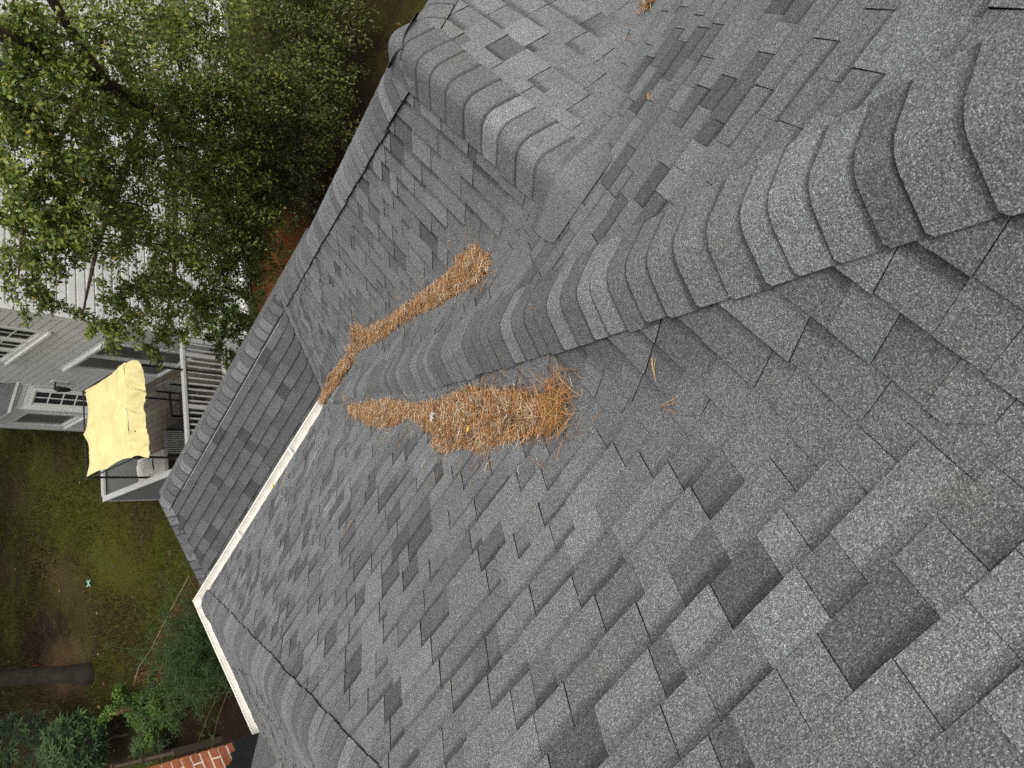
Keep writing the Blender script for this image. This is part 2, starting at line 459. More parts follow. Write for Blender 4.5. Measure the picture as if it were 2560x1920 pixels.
nL, nR, nM, nC, nF, nA = plane_n((0, -1), tL), plane_n((0, -1), tR), plane_n((1, 0), tM), plane_n((1, 0), tC), plane_n((1, 0), tF), plane_n((0, 1), tA)
nD, nEnd, nAb, nAe = plane_n((-1, 0), tC), plane_n((0, -1), tEnd), plane_n((0, -1), tA), plane_n((1, 0), tA / 0.86)
yy = -5.9
caps((xE + 0.06 * tR / tM, -0.06, 0.06 * tR), (xE - yy * tR / tM, yy, -tR * yy), nM, nR, V((-1, 0, 0)), 0.155, 0.042, seed=3, lift=0.010, emin=0.085, emax=0.15)
caps((0.02, -0.02, 0.015), (4 * tL / tF, -4, 4 * tL), nF, nL, V((-1, 0, 0)), 0.15, 0.07, seed=4, emin=0.12, emax=0.15)
caps((xK + 0.04, yA - 0.04 * kL, zA + 0.03), (xB, yJ, zB), nC, nEnd, V((-1, 0, 0)), 0.18, 0.08, seed=5, lift=0.016, emin=0.12, emax=0.15)
caps((xB + 2.6, yJ + 2.6, zB - 2.6 * tC), (xB, yJ, zB), nD, nEnd, V((1, 0, 0)), 0.15, 0.07, seed=6, emin=0.12, emax=0.15, dark=1.05)
caps((xB, yJ + 0.10, zB + 0.004), (xB, yT + 0.10, zB - 0.004), nC, nD, V((-1, 0, 0)), 0.19, 0.06, seed=7, lift=0.014, emin=0.12, emax=0.16)
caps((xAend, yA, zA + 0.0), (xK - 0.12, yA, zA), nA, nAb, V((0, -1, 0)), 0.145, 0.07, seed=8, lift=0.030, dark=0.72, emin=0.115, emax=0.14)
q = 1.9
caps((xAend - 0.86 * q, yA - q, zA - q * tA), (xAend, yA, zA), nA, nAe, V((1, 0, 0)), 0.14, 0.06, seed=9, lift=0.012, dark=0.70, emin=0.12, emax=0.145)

def drape(x0, x1, y0, y1, cx, wx, n=14):
    """last cap, laid flat from the ridge on to the main slope"""
    mb = MB(); vs_, cc = [], []
    for i in range(n + 1):
        for j in range(n + 1):
            u, v = i / n * 2 - 1, j / n
            y = y0 + (y1 - y0) * v; x = cx + u * wx * (1 - 0.25 * (1 - v) ** 2)
            z = max(-tR * y, min(tC * (x - xE2), zB - tC * (x - xB))) + fillet(x, y, (VAL1, VAL3))
            r_ = abs(x - xB)
            if y > yT - 0.05: z -= max(0, 0.08 - r_) * 0.30 * min(1, (y - yT + 0.05) / 0.1)
            vs_.append((x, y, z + 0.012 + 0.004 * v)); cc.append(0.98 if v < 0.8 else 0.7)
    k = n + 1
    mb.add(vs_, [(i * k + j, (i + 1) * k + j, (i + 1) * k + j + 1, i * k + j + 1) for i in range(n) for j in range(n)], 0, cc)
    mb.build('cap_shingle', [M_SH, M_EDGE], house, smooth=True)
drape(0, 0, yT - 0.13, yT + 0.20, xB, 0.24)

# ridge vent under the lower ridge's caps
vb = MB()
sA = V((0, -1, -tA)).normalized()
for k in (0,):
    a = V((xAend + 0.38, yA, zA)) + sA * 0.145 + nA * 0.018; b = V((xK - 0.30, yA, zA)) + sA * 0.145 + nA * 0.018
    vb.bar(a, b, 0.036, 0.030, up=nA)
rv = vb.build('ridge_vent', M_BLACK, house)
vb = MB(); a = a + sA * 0.022 - nA * 0.004; b = b + sA * 0.022 - nA * 0.004
vb.bar(a, b, 0.007, 0.012, up=nA)
vb.build('vent_lip', M_ALU, rv)

# ---- gutters
def gutter(a, b, out, name='gutter'):
    """a->b along the eave, out = outward unit vector"""
    a, b, out = V(a), V(b), V(out)
    prof = [(0.0, 0.0), (0.0, -0.055), (0.012, -0.065), (0.085, -0.065), (0.10, -0.045), (0.112, -0.012), (0.112, 0.0), (0.126, 0.002), (0.128, -0.010), (0.116, -0.05), (0.09, -0.08), (0.0, -0.08), (-0.004, -0.08), (-0.004, 0.0)]
    n = len(prof); mb = MB(); segs = 10
    vs_, fs = [], []
    for i in range(segs + 1):
        p = a + (b - a) * (i / segs); wob = random.uniform(-0.002, 0.002)
        vs_ += [p + out * (x + wob) + V((0, 0, z + wob)) for x, z in prof]
    fs = [(i * n + j, i * n + (j + 1) % n, (i + 1) * n + (j + 1) % n, (i + 1) * n + j) for i in range(segs) for j in range(n)]
    fs += [tuple(range(n)), tuple(segs * n + n - 1 - j for j in range(n))]
    mb.add(vs_, fs); return mb.build(name, M_WHITE, house)
def strap(p, out, par):
    mb = MB(); p, out = V(p), V(out); mb.bar(p + V((0, 0, -0.003)), p + out * 0.126 + V((0, 0, 0.004)), 0.02, 0.004); mb.build('strap', M_WHITE, par)
g1 = gutter((-0.14, 0.012, -0.012), (xE2 + 0.02, 0.012, -0.012), (0, 1, 0))
g2 = gutter((-0.012, 0.1395, -0.0135), (-0.012, -1.54, -0.0135), (-1, 0, 0))
strap((0.95, 0.012, -0.012), (0, 1, 0), g1); strap((2.1, 0.012, -0.012), (0, 1, 0), g1)
gd = MB()
for _ in range(60):
    x = random.uniform(0, 3.2) ** 1.0; a = random.uniform(-0.5, 0.5); y = random.uniform(0.03, 0.09); ln = random.uniform(0.03, 0.09)
    gd.tube([(x, y, -0.072), (x + math.cos(a) * ln, y + math.sin(a) * ln * 0.4, -0.070)], 0.0012, 3, 0, (0.30, 0.17, 0.07))
o = gd.build('gutter_debris', M_NEEDLE, house); o['kind'] = 'stuff'
mb = MB(); mb.box(-0.012, xE2, -0.03, 0.008, -0.24, -0.02); mb.build('fascia', M_WHITE, house)
mb = MB(); mb.box(-0.008, 0.03, -6.5, -0.031, -0.24, -0.022); mb.build('fascia', M_WHITE, house)

# ---- brick chimney at the gutter's end with black step flashing and a cricket behind it
CHX, CHY, CHW, CHD = 0.0, -1.58, 1.3, 0.75
M_MORTAR = simple('mortar', (0.80, 0.74, 0.60), 0.9, 0.12, 30, bump=0.3)
M_BRICK = simple('red_brick', (0.36, 0.115, 0.05), 0.85, 0.45, 22, attr=True, bump=0.4)
ch = empty('chimney', (CHX, CHY, -0.4)); ch.parent = house; ch.location = (CHX, CHY, -0.4 - GROUND)
def child(o, par_world):   # parent to a nested empty whose world position is par_world
    o.parent = ch; o.matrix_parent_inverse = Matrix.Translation(-V(par_world)); return o
mb = MB(); mb.box(CHX - CHD + 0.006, CHX - 0.006, CHY - CHW + 0.006, CHY - 0.006, -5.0, 2.2)
child(mb.build('mortar_core', M_MORTAR), (CHX, CHY, -0.4))
BH, BL, JT = 0.0876, 0.215, 0.017
row = 0; z = 0.20
CRS = 0.80
while z < 1.55:
    off = 0 if row % 2 == 0 else -BL / 2
    # face towards the roof ridge
    ysegs = []; y = CHY + (0 if off == 0 else 0)
    first = BL * (0.42 if row % 2 else 0.93)
    y1 = CHY; ln = first
    while y1 > CHY - CHW + 0.02:
        y0 = max(y1 - ln, CHY - CHW)
        zbase = 0.27 + (CHY - (y0 + y1) / 2 - 0.05) * CRS
        if z > zbase - 0.05:
            mb = MB(); t = random.choice([0.8, 0.95, 1.05, 1.15, 0.3 if random.random() < 0.25 else 1.0]) * random.uniform(0.9, 1.1)
            j = [random.uniform(-0.0025, 0.0025) for _ in range(3)]
            mb.box(CHX - 0.10, CHX + 0.000 + j[0] * 0.6, y0 + JT / 2 + j[1], y1 - (JT / 2 if y1 < CHY else -0.003), z + JT / 2 + j[2], z + BH - JT / 2 + j[1], 0, (t, t, t))
            child(mb.build('brick', M_BRICK), (CHX, CHY, -0.4))
        y1 = y0; ln = BL
    z += BH; row += 1
fl = MB()
fl.add([(CHX + 0.012, CHY + 0.012, -0.35), (CHX + 0.012, CHY - 0.62, 0.15), (CHX + 0.012, CHY - 0.62, 0.34 + 0.5), (CHX + 0.012, CHY + 0.012, 0.22)], [(3, 2, 1, 0)])
k = 0; y = CHY + 0.012
while k < 6:    # stepped top edge, one brick course per step
    y2 = y - 0.105; zt = 0.20 + BH * (k + 1)
    fl.box(CHX - 0.002, CHX + 0.016, y2, y, -0.2, zt - 0.004 + (0.0 if k else 0.03))
    y = y2; k += 1
child(fl.build('step_flashing', M_BLACK), (CHX, CHY, -0.4))
cr = MB()
yr = CHY - 0.62; zr = 0.5
for sgn in (1,):
    a0 = V((CHX + 0.017, CHY + 0.02, 0.02)); a1 = V((CHX + 0.017, yr, zr)); a2 = V((CHX + zr / tF + 0.1, yr, zr + 0.012)); 
    a3 = V((CHX + 0.017, 2 * yr - CHY, 0.0))
    cr.add([a0, a1, a2, a3], [(0, 2, 1), (1, 2, 3)], 0, 0.8)
cr.build('chimney_cricket', M_SH, house)


# ------------------------------------------------------------------ ground
def ground_mat():
    m, nt, b = mat('lawn_ground')
    tc = N(nt, 'ShaderNodeTexCoord')
    def nz(scale, det=6.0, rough=0.6):
        n = N(nt, 'ShaderNodeTexNoise', Scale=scale, Detail=det, Roughness=rough); nt.links.new(tc.outputs['Object'], n.inputs['Vector']); return n.outputs[0]
    n_lo, n_mid = nz(0.32, 4.0), nz(1.6, 8.0, 0.7)
    g = ramp(nt, [(0.3, (0.020, 0.020, 0.003)), (0.5, (0.036, 0.038, 0.005)), (0.72, (0.060, 0.062, 0.007))]); nt.links.new(nz(1.3), g.inputs[0])
    br = ramp(nt, [(0.3, (0.015, 0.009, 0.005)), (0.7, (0.038, 0.023, 0.011))]); nt.links.new(nz(3.0), br.inputs[0])
    mask = ramp(nt, [(0.46, 0.0), (0.58, 1.0)]); nt.links.new(n_lo, mask.inputs[0])
    col = mixc(nt, 'MIX', mask.outputs[0], g.outputs[0], br.outputs[0])
    def patch(col, cx, cy, rx, ry, ang, c, amt=0.9):
        mp = N(nt, 'ShaderNodeMapping', vector_type='TEXTURE'); mp.inputs['Location'].default_value = (cx, cy, 0); mp.inputs['Rotation'].default_value = (0, 0, ang); mp.inputs['Scale'].default_value = (rx, ry, 1000.0)
        nt.links.new(tc.outputs['Object'], mp.inputs['Vector'])
        ln = N(nt, 'ShaderNodeVectorMath', operation='LENGTH'); nt.links.new(mp.outputs[0], ln.inputs[0])
        ad = N(nt, 'ShaderNodeMath', operation='MULTIPLY_ADD'); ad.inputs[1].default_value = 1.7; nt.links.new(n_mid, ad.inputs[0]); nt.links.new(ln.outputs['Value'], ad.inputs[2])
        r = ramp(nt, [(0.55, amt), (1.0, 0.0)]); sb = N(nt, 'ShaderNodeMath', operation='MULTIPLY'); sb.inputs[1].default_value = 0.5; nt.links.new(ad.outputs[0], sb.inputs[0]); nt.links.new(sb.outputs[0], r.inputs[0])
        return mixc(nt, 'MIX', r.outputs[0], col, c)
    DIRT, SOIL, STRAW, MOSS = (0.090, 0.053, 0.025), (0.032, 0.019, 0.011), (0.013, 0.0065, 0.0035), (0.058, 0.064, 0.006)  # the straw is near black: tree shade is mixed into its colour
    col = patch(col, -12.0, 10.2, 3.2, 0.55, math.radians(-62), DIRT)
    col = patch(col, -13.2, 8.2, 1.5, 0.8, math.radians(-40), DIRT)
    col = patch(col, -13.2, 14.6, 2.0, 0.9, math.radians(-65), SOIL)
    col = patch(col, -11.4, 9.0, 2.2, 0.55, math.radians(-62), SOIL)
    col = patch(col, -9.6, 8.6, 4.2, 2.4, math.radians(-55), MOSS, 0.5)
    col = patch(col, -10.5, 11.8, 4.0, 2.2, math.radians(-60), MOSS, 0.5)
    col = patch(col, -12.2, 12.6, 1.8, 1.0, math.radians(-50), (0.05, 0.055, 0.008))
    col = patch(col, -8.2, 2.4, 3.2, 2.2, math.radians(-60), STRAW)
    col = patch(col, 1.6, 10.2, 8.5, 4.2, math.radians(15), STRAW, 1.0)
    col = patch(col, -0.3, 8.3, 1.6, 1.0, math.radians(20), (0.14, 0.052, 0.013))
    col = patch(col, -12.5, 5.4, 2.6, 1.6, math.radians(-20), STRAW)
    col = patch(col, -18.5, 10.0, 4.0, 2.6, math.radians(-30), STRAW)
    fine = ramp(nt, [(0.3, 0.45), (0.7, 1.5)]); nt.links.new(nz(26.0, 8.0, 0.75), fine.inputs[0])
    col = mixc(nt, 'MULTIPLY', 1.0, col, fine.outputs[0])
    nt.links.new(col, b.inputs['Base Color']); b.inputs['Roughness'].default_value = 0.95; b.inputs['Specular IOR Level'].default_value = 0.1
    bp = N(nt, 'ShaderNodeBump', Strength=0.7, Distance=0.05); nt.links.new(nz(30.0, 6.0), bp.inputs['Height']); nt.links.new(bp.outputs[0], b.inputs['Normal'])
    return m
def sheet(name, poly, z, m, res=None):
    mb = MB(); mb.add([(x, y, z) for x, y in poly], [tuple(range(len(poly)))]); o = mb.build(name, m); o['kind'] = 'structure'; return o
sheet('ground', [(-400, -400), (400, -400), (400, 400), (-400, 400)], GROUND, ground_mat())
# grass blades
def blades(name, n, area, mask, hmin, hmax, cols, seed):
    r = np.random.default_rng(seed)
    x = r.uniform(area[0], area[1], n); y = r.uniform(area[2], area[3], n)
    keep = mask(x, y); x, y = x[keep], y[keep]; n = len(x)
    a = r.uniform(0, 6.283, n); h = r.uniform(hmin, hmax, n); wd = r.uniform(0.006, 0.014, n)
    le = r.uniform(0.2, 0.8, n) * h; a2 = r.uniform(0, 6.283, n)
    z0 = np.full(n, GROUND)
    v = np.stack([np.stack([x - np.cos(a) * wd, y - np.sin(a) * wd, z0], 1), np.stack([x + np.cos(a) * wd, y + np.sin(a) * wd, z0], 1), np.stack([x + np.cos(a2) * le, y + np.sin(a2) * le, z0 + h], 1)], 1).reshape(-1, 3)
    f = np.arange(3 * n).reshape(n, 3)
    c = np.array(cols)[r.integers(0, len(cols), n)] * r.uniform(0.7, 1.3, (n, 1))
    dry = (np.sin(x * 0.9 + 1.5 * np.sin(y * 0.6 + 1)) + np.sin(y * 0.8 + 1.2 * np.sin(x * 1.1)) + r.normal(0, 0.6, n)) > 0.55
    c[dry] = np.array([0.040, 0.028, 0.010]) * r.uniform(0.6, 1.3, (dry.sum(), 1)); c = np.repeat(c, 3, 0)
    o = raw_mesh(name, v, f, c, M_SHRUB); o['kind'] = 'stuff'; o['label'] = 'short green grass growing on the shaded lawn'; o['category'] = 'grass'
    return o
def nearhouse(x, y):
    s = np.sin(x * 1.7 + 2 * np.sin(y * 0.9)) + np.sin(y * 1.3 + 1.1 * np.sin(x * 0.7)) + 0.7 * np.sin(2.9 * x + 1.7 * y)
    q = s + rng.normal(0, 0.9, len(x))
    return (q > -0.5) & ((x + 12.6) ** 2 / 2.6 + (y - 9) ** 2 / 3.4 + rng.normal(0, 0.35, len(x)) > 1)
blades('grass', 140000, (-20, -5.4, 5.2, 22), nearhouse, 0.03, 0.11, [(0.040, 0.046, 0.005), (0.058, 0.062, 0.006), (0.060, 0.056, 0.008), (0.026, 0.032, 0.004)], 3)

r = np.random.default_rng(77); n = 1500
cen = np.stack([r.uniform(-20, 6, n), r.uniform(2, 22, n), np.full(n, GROUND + 0.02)], 1)
a = r.uniform(0, 6.283, n); L = r.uniform(0.03, 0.08, n)[:, None]; d = np.stack([np.cos(a), np.sin(a), r.normal(0, 0.2, n)], 1); e = np.stack([-np.sin(a), np.cos(a), r.normal(0, 0.2, n)], 1)
v = np.stack([cen - d * L, cen + e * L * 0.5, cen + d * L, cen - e * L * 0.5], 1).reshape(-1, 3)
lc = np.array([(0.09, 0.05, 0.022), (0.06, 0.034, 0.016), (0.13, 0.08, 0.035), (0.04, 0.024, 0.012)])[r.integers(0, 4, n)] * r.uniform(0.6, 1.3, (n, 1))
o = raw_mesh('leaf_litter', v, np.arange(4 * n).reshape(n, 4), np.repeat(lc, 4, 0), M_NEEDLE); o['kind'] = 'stuff'; o['label'] = 'brown fallen leaves scattered over lawn and beds'; o['category'] = 'leaf litter'

# ------------------------------------------------------------------ pine needles on the roof
def roofz(x, y):
    main = min(tF * x, -tL * y); bump = min(tM * (x - xE), -tR * y)
    cross = min(tC * (x - xE2), zB - tC * (x - xB), zB - tEnd * (y - yJ))
    vals = (VAL1, VAL2, VAL3)
    return max(main, bump, cross) + fillet(x, y, vals)

NCOL = np.array([(0.45, 0.26, 0.11), (0.38, 0.18, 0.06), (0.52, 0.37, 0.20), (0.24, 0.12, 0.05), (0.11, 0.055, 0.028), (0.44, 0.18, 0.045), (0.55, 0.49, 0.40), (0.06, 0.036, 0.022), (0.29, 0.20, 0.12)])
def inside(poly, x, y):
    c = False; n = len(poly)
    for i in range(n):
        x0, y0 = poly[i][:2]; x1, y1 = poly[(i + 1) % n][:2]
        if (y0 > y) != (y1 > y) and x < (x1 - x0) * (y - y0) / (y1 - y0) + x0: c = not c
    return c
def edge_d(poly, x, y):
    best = 9
    n = len(poly)
    for i in range(n):
        x0, y0 = poly[i][:2]; x1, y1 = poly[(i + 1) % n][:2]
        dx, dy = x1 - x0, y1 - y0; t = max(0, min(1, ((x - x0) * dx + (y - y0) * dy) / (dx * dx + dy * dy + 1e-9)))
        best = min(best, math.hypot(x - x0 - t * dx, y - y0 - t * dy))
    return best
def needles(name, pts, parent, lmin, lmax, flow=None, flow_amt=0.0, wd=0.0011, seed=1, cols=NCOL):
    """pts: (x,y,z,outx,outy,edge) anchor points; curved three-sided strands"""
    r = np.random.default_rng(seed); n = len(pts); P_ = np.array(pts)
    a = r.uniform(0, 6.283, n)
    if flow is not None:
        fa = math.atan2(flow[1], flow[0]); pick = r.random(n) < flow_amt
        a = np.where(pick, fa + r.normal(0, 0.5, n), a)
    d = np.stack([np.cos(a), np.sin(a), r.normal(0, 0.28, n)], 1); d /= np.linalg.norm(d, axis=1, keepdims=True)
    L = r.uniform(lmin, lmax, n)[:, None] * np.where(P_[:, 3:4] > 0, P_[:, 3:4], 1.0)
    side = np.cross(d, [0, 0, 1.0]); side /= np.linalg.norm(side, axis=1, keepdims=True) + 1e-9
    bend = r.normal(0, 0.16, n)[:, None]
    S = 4; rings = []
    up_ = np.cross(side, d)
    ts = np.linspace(-0.5, 0.5, S)
    # strands follow the roof slope below them
    gx = np.array([(roofz(p[0] + 0.02, p[1]) - roofz(p[0] - 0.02, p[1])) / 0.04 for p in pts]); gy = np.array([(roofz(p[0], p[1] + 0.02) - roofz(p[0], p[1] - 0.02)) / 0.04 for p in pts])
    sl = (d[:, 0] * gx + d[:, 1] * gy)[:, None]
    sl = np.clip(sl, -1.2, 1.2)
    for t in ts:
        c = P_[:, :3] + d * L * t + side * bend * L * (t * t * 4 - 0.3) + up_ * L * 0.05 * (0.25 - t * t) * 4
        c[:, 2] += (sl * L * t)[:, 0] * P_[:, 5]
        k = wd * (1.0 if abs(t) < 0.4 else 0.55)
        rings.append(np.stack([c + side * k, c - side * k * 0.5 + up_ * k * 0.87, c - side * k * 0.5 - up_ * k * 0.87], 1))
    v = np.stack(rings, 1).reshape(n, S * 3, 3)
    fl = []
    for i in range(S - 1):
        for j in range(3): fl.append((i * 3 + j, i * 3 + (j + 1) % 3, (i + 1) * 3 + (j + 1) % 3, (i + 1) * 3 + j))
    f = (np.array(fl)[None] + (np.arange(n) * S * 3)[:, None, None]).reshape(-1, 4)
    c = cols[r.integers(0, len(cols), n)] * r.uniform(0.9, 1.5, (n, 1))
    return raw_mesh(name, v.reshape(-1, 3), f, np.repeat(c, S * 3, 0), M_NEEDLE, parent)

M_MOUND = simple('needle_litter', (0.14, 0.075, 0.034), 0.95, 0.7, 60, bump=1.0, spec=0.1)
def pile(poly, hmax, label, seed, count, zf=None, root=None, flow=None, famt=0.25, wfac=0.16, hloc=None):
    cx = sum(p[0] for p in poly) / len(poly); cy = sum(p[1] for p in poly) / len(poly)
    zf = zf or roofz
    t = root or empty('pine_needle_pile', (cx, cy, zf(cx, cy)), label, 'pine needles', 'heaps of fallen pine needles on the roof')
    r = random.Random(seed)
    xs = [p[0] for p in poly]; ys = [p[1] for p in poly]
    def hgt(x, y, d):
        k = min(1, d / wfac); k = k * (2 - k)
        hm = hmax * (hloc(x, y) if hloc else 1)
        return hm * k * (0.82 + 0.25 * math.sin(x * 17 + seed) * math.sin(y * 19) + 0.12 * math.sin(x * 41) * math.sin(y * 37 + seed))
    # mound as a grid
    st = 0.025; nx = int((max(xs) - min(xs)) / st) + 2; ny = int((max(ys) - min(ys)) / st) + 2
    idx = {}; mb = MB(); vs_, fs = [], []
    for i in range(nx):
        for j in range(ny):
            x, y = min(xs) + i * st, min(ys) + j * st
            if inside(poly, x, y):
                idx[i, j] = len(vs_); d = edge_d(poly, x, y)
                vs_.append((x, y, zf(x, y) + hgt(x, y, d) * 0.9 - 0.01 + r.uniform(-0.006, 0.006)))
    for (i, j), a in idx.items():
        if (i + 1, j) in idx and (i, j + 1) in idx and (i + 1, j + 1) in idx: fs.append((a, idx[i + 1, j], idx[i + 1, j + 1], idx[i, j + 1]))
    mb.add(vs_, fs); mb.build('needle_mound', M_MOUND, t, smooth=True)
    pts = []
    while len(pts) < count:
        x, y = r.uniform(min(xs), max(xs)), r.uniform(min(ys), max(ys))
        if inside(poly, x, y):
            d = edge_d(poly, x, y)
            if d > 0.022 or r.random() < 0.25: pts.append((x, y, zf(x, y) + hgt(x, y, d) * r.uniform(0.85, 1.06) + r.uniform(0.0, 0.010), min(1, 0.3 + d / 0.13), 0, 0.9))
    o = needles('needle_layer', pts, t, 0.05, 0.14, flow, famt, seed=seed); o['kind'] = 'stuff'
    if zf is roofz:
        pts = []
        while len(pts) < count // 45:
            px, py = r.choice(poly)[:2]; x, y = px + r.gauss(0, 0.07), py + r.gauss(0, 0.07)
            if not inside(poly, x, y): pts.append((x, y, roofz(x, y) + 0.014, 0, 0, 1.0))
        o = needles('needle_fringe', pts, t, 0.03, 0.08, seed=seed + 50, wd=0.0009); o['kind'] = 'stuff'
    return t, hgt

P2 = [(3.38, -0.67), (3.46, -0.86), (3.86, -1.31), (4.15, -1.66), (4.37, -1.97), (4.52, -2.16), (4.73, -2.39), (4.86, -2.5), (5.0, -2.64), (5.1, -2.76), (5.15, -2.86), (5.26, -2.98), (5.32, -3.08), (5.37, -3.17), (5.44, -3.24), (5.48, -3.32), (5.45, -3.38), (5.4, -3.38), (5.32, -3.37), (5.24, -3.31), (5.15, -3.23), (5.04, -3.11), (4.9, -3.02), (4.79, -2.87), (4.7, -2.78), (4.58, -2.68), (4.51, -2.56), (4.53, -2.46), (4.44, -2.34), (4.35, -2.13), (4.3, -2.06), (4.15, -1.94), (4.0, -1.8), (3.75, -1.47), (3.59, -1.23), (3.39, -0.92)]
pileA, hA = pile(P2, 0.045, 'largest heap of brown pine needles, spindle shaped, in the valley beside the front hip', 11, 9000, flow=(1, -1), famt=0.05)
# the brushed-up tuft at its upper end
r_ = random.Random(5); pts = []
for _ in range(120):
    x = 5.40 + r_.gauss(0, 0.05); y = -3.31 + r_.gauss(0, 0.045); pts.append((x, y, roofz(x, y) + 0.025 + r_.random() * 0.04, 0, 0, 1.0))
needles('needle_tuft', pts, pileA, 0.10, 0.19, (0.75, -0.55), 0.6, seed=8, cols=np.array([(0.42, 0.20, 0.06), (0.40, 0.19, 0.06), (0.50, 0.32, 0.13), (0.30, 0.14, 0.045)]), wd=0.0013)
P1u = [(5.44, -2.01), (5.48, -2.24), (5.41, -2.28), (5.33, -2.27), (5.15, -2.04), (4.93, -1.8), (4.68, -1.48), (4.44, -1.2), (4.14, -0.9), (3.46, -0.13), (3.44, 0.08), (3.6, 0.05), (3.78, -0.12), (3.85, -0.33), (4.03, -0.52), (4.28, -0.84), (4.52, -1.07), (4.72, -1.31), (4.86, -1.45), (5.13, -1.74), (5.26, -1.81), (5.36, -1.93)]
pileB, hB = pile(P1u, 0.042, 'long narrow strip of pine needles in the far valley, spilling into the gutter end', 12, 7500, flow=(1, -1), famt=0.12, wfac=0.10)
P1g = [(2.74, -0.02), (2.70, 0.10), (2.78, 0.15), (3.1, 0.16), (3.45, 0.14), (3.62, 0.05), (3.55, -0.12), (3.3, -0.12), (3.05, -0.10)]
def gz(x, y): return -0.03 if y > 0.01 else max(-0.03, -tL * y)
pile(P1g, 0.085, None, 13, 2600, zf=gz, root=pileB, flow=(1, 0), famt=0.55, wfac=0.07)
P3 = [(6.72, -2.00), (6.74, -2.10), (6.86, -2.06), (7.1, -1.75), (7.35, -1.4), (7.2, -1.35), (6.95, -1.68)]
pile(P3, 0.03, 'small clump of pine needles at the very top edge, in the right-hand valley', 14, 600, wfac=0.08)

# loose sprigs lying on the shingles: (x, y, angle, length, count)
def sprig(x, y, ang, ln, k, label, seed, col=0):
    r = random.Random(seed); mb = MB(); base = V((x, y, roofz(x, y) + 0.012))
    t = None
    for i in range(k):
        a = ang + r.uniform(-0.25, 0.25) if k > 1 else ang
        pts_ = []; b = r.uniform(-0.15, 0.15)
        for s in np.linspace(0, 1, 5):
            px = x + math.cos(a + b * s) * ln * s; py = y + math.sin(a + b * s) * ln * s
            pts_.append((px, py, roofz(px, py) + 0.012 + 0.01 * math.sin(s * 3.1)))
        c = NCOL[r.choice([0, 1, 5, 2])] if not col else col
        mb.tube(pts_, [0.0011] * 4 + [0.0005], 4, 0, tuple(float(q) for q in c))
    o = mb.build('pine_needle_sprig' if not col else 'twig', M_NEEDLE); return tag(o, label, 'pine needle' if not col else 'twig')
sprig(5.80, -3.69, 0.75, 0.065, 4, 'sprig of orange pine needles standing in a shingle joint right of the big heap', 1)
sprig(5.75, -3.74, -0.9, 0.08, 3, 'forked pine needle lying flat just below the upright sprig', 2)
sprig(6.42, -2.80, 0.9, 0.05, 2, 'tiny pine needle on a dark shingle near the upper right valley', 3)
sprig(2.62, -0.75, 0.3, 0.26, 1, 'pale bent twig on the shingles above the long gutter', 5, (0.5, 0.46, 0.42))
sprig(1.9, -0.28, 0.4, 0.24, 1, 'thin tan needle lying close to the long gutter', 6)
sprig(3.55, -2.25, 0.5, 0.10, 1, 'pale needle in the middle of the large slope', 7)
sprig(4.95, -3.02, -1.75, 0.11, 2, 'pair of stray needles sticking out below the big heap', 8)
sprig(5.62, -3.02, -1.2, 0.08, 1, 'lone straight needle just above the big heap', 9)

def flat_leaf(x, y, z, ln, ang, col, label, name='fallen_leaf', curl=0.15, n=(0, 0, 1)):
    mb = MB(); u = V((math.cos(ang), math.sin(ang), 0)); v = V((-u.y, u.x, 0)); vs_ = []
    for i, (s, wv) in enumerate([(0, 0.02), (0.25, 0.17), (0.55, 0.2), (0.8, 0.12), (1, 0.01)]):
        for k in (-1, 0, 1): vs_.append(V((x, y, z)) + u * ln * s + v * wv * ln * k + V((0, 0, ln * curl * (abs(k) * 0.6 + (s - 0.5) ** 2))))
    mb.add(vs_, [(i * 3 + k, i * 3 + k + 1, i * 3 + 4 + k, i * 3 + 3 + k) for i in range(4) for k in (0, 1)], 0, tuple(col)); 
    return tag(mb.build(name, M_NEEDLE), label, 'leaf')
x, y = 4.86, -2.82; flat_leaf(x, y, roofz(x, y) + 0.05, 0.03, 0.6, (0.45, 0.36, 0.05), 'small yellow leaf on the lower side of the biggest needle heap')
flat_leaf(1.62, 0.06, -0.06, 0.05, 1.2, (0.75, 0.55, 0.05), 'small yellow leaf lying in the long white gutter')
# pale shrivelled bits in the heap: a fan of white curled blades
t = empty('shrivelled_leaf', (4.62, -2.42, roofz(4.62, -2.42) + 0.07), 'pale shrivelled leaf with curled fingers in the narrow part of the big heap', 'leaf')
for k in range(8):
    mb = MB(); a = k * 0.8 + 0.3; pts_ = []
    for s in np.linspace(0, 1, 5): pts_.append((4.62 + math.cos(a) * (0.022 + 0.012 * (k % 3)) * s, -2.42 + math.sin(a) * 0.03 * s, roofz(4.62 + math.cos(a) * 0.03 * s, -2.42 + math.sin(a) * 0.03 * s) + 0.058 + 0.012 * math.sin(s * 3)))
    mb.tube(pts_, [0.003, 0.005, 0.005, 0.004, 0.002], 5, 0, (0.42, 0.39, 0.34)); mb.build('blade', M_NEEDLE, t)

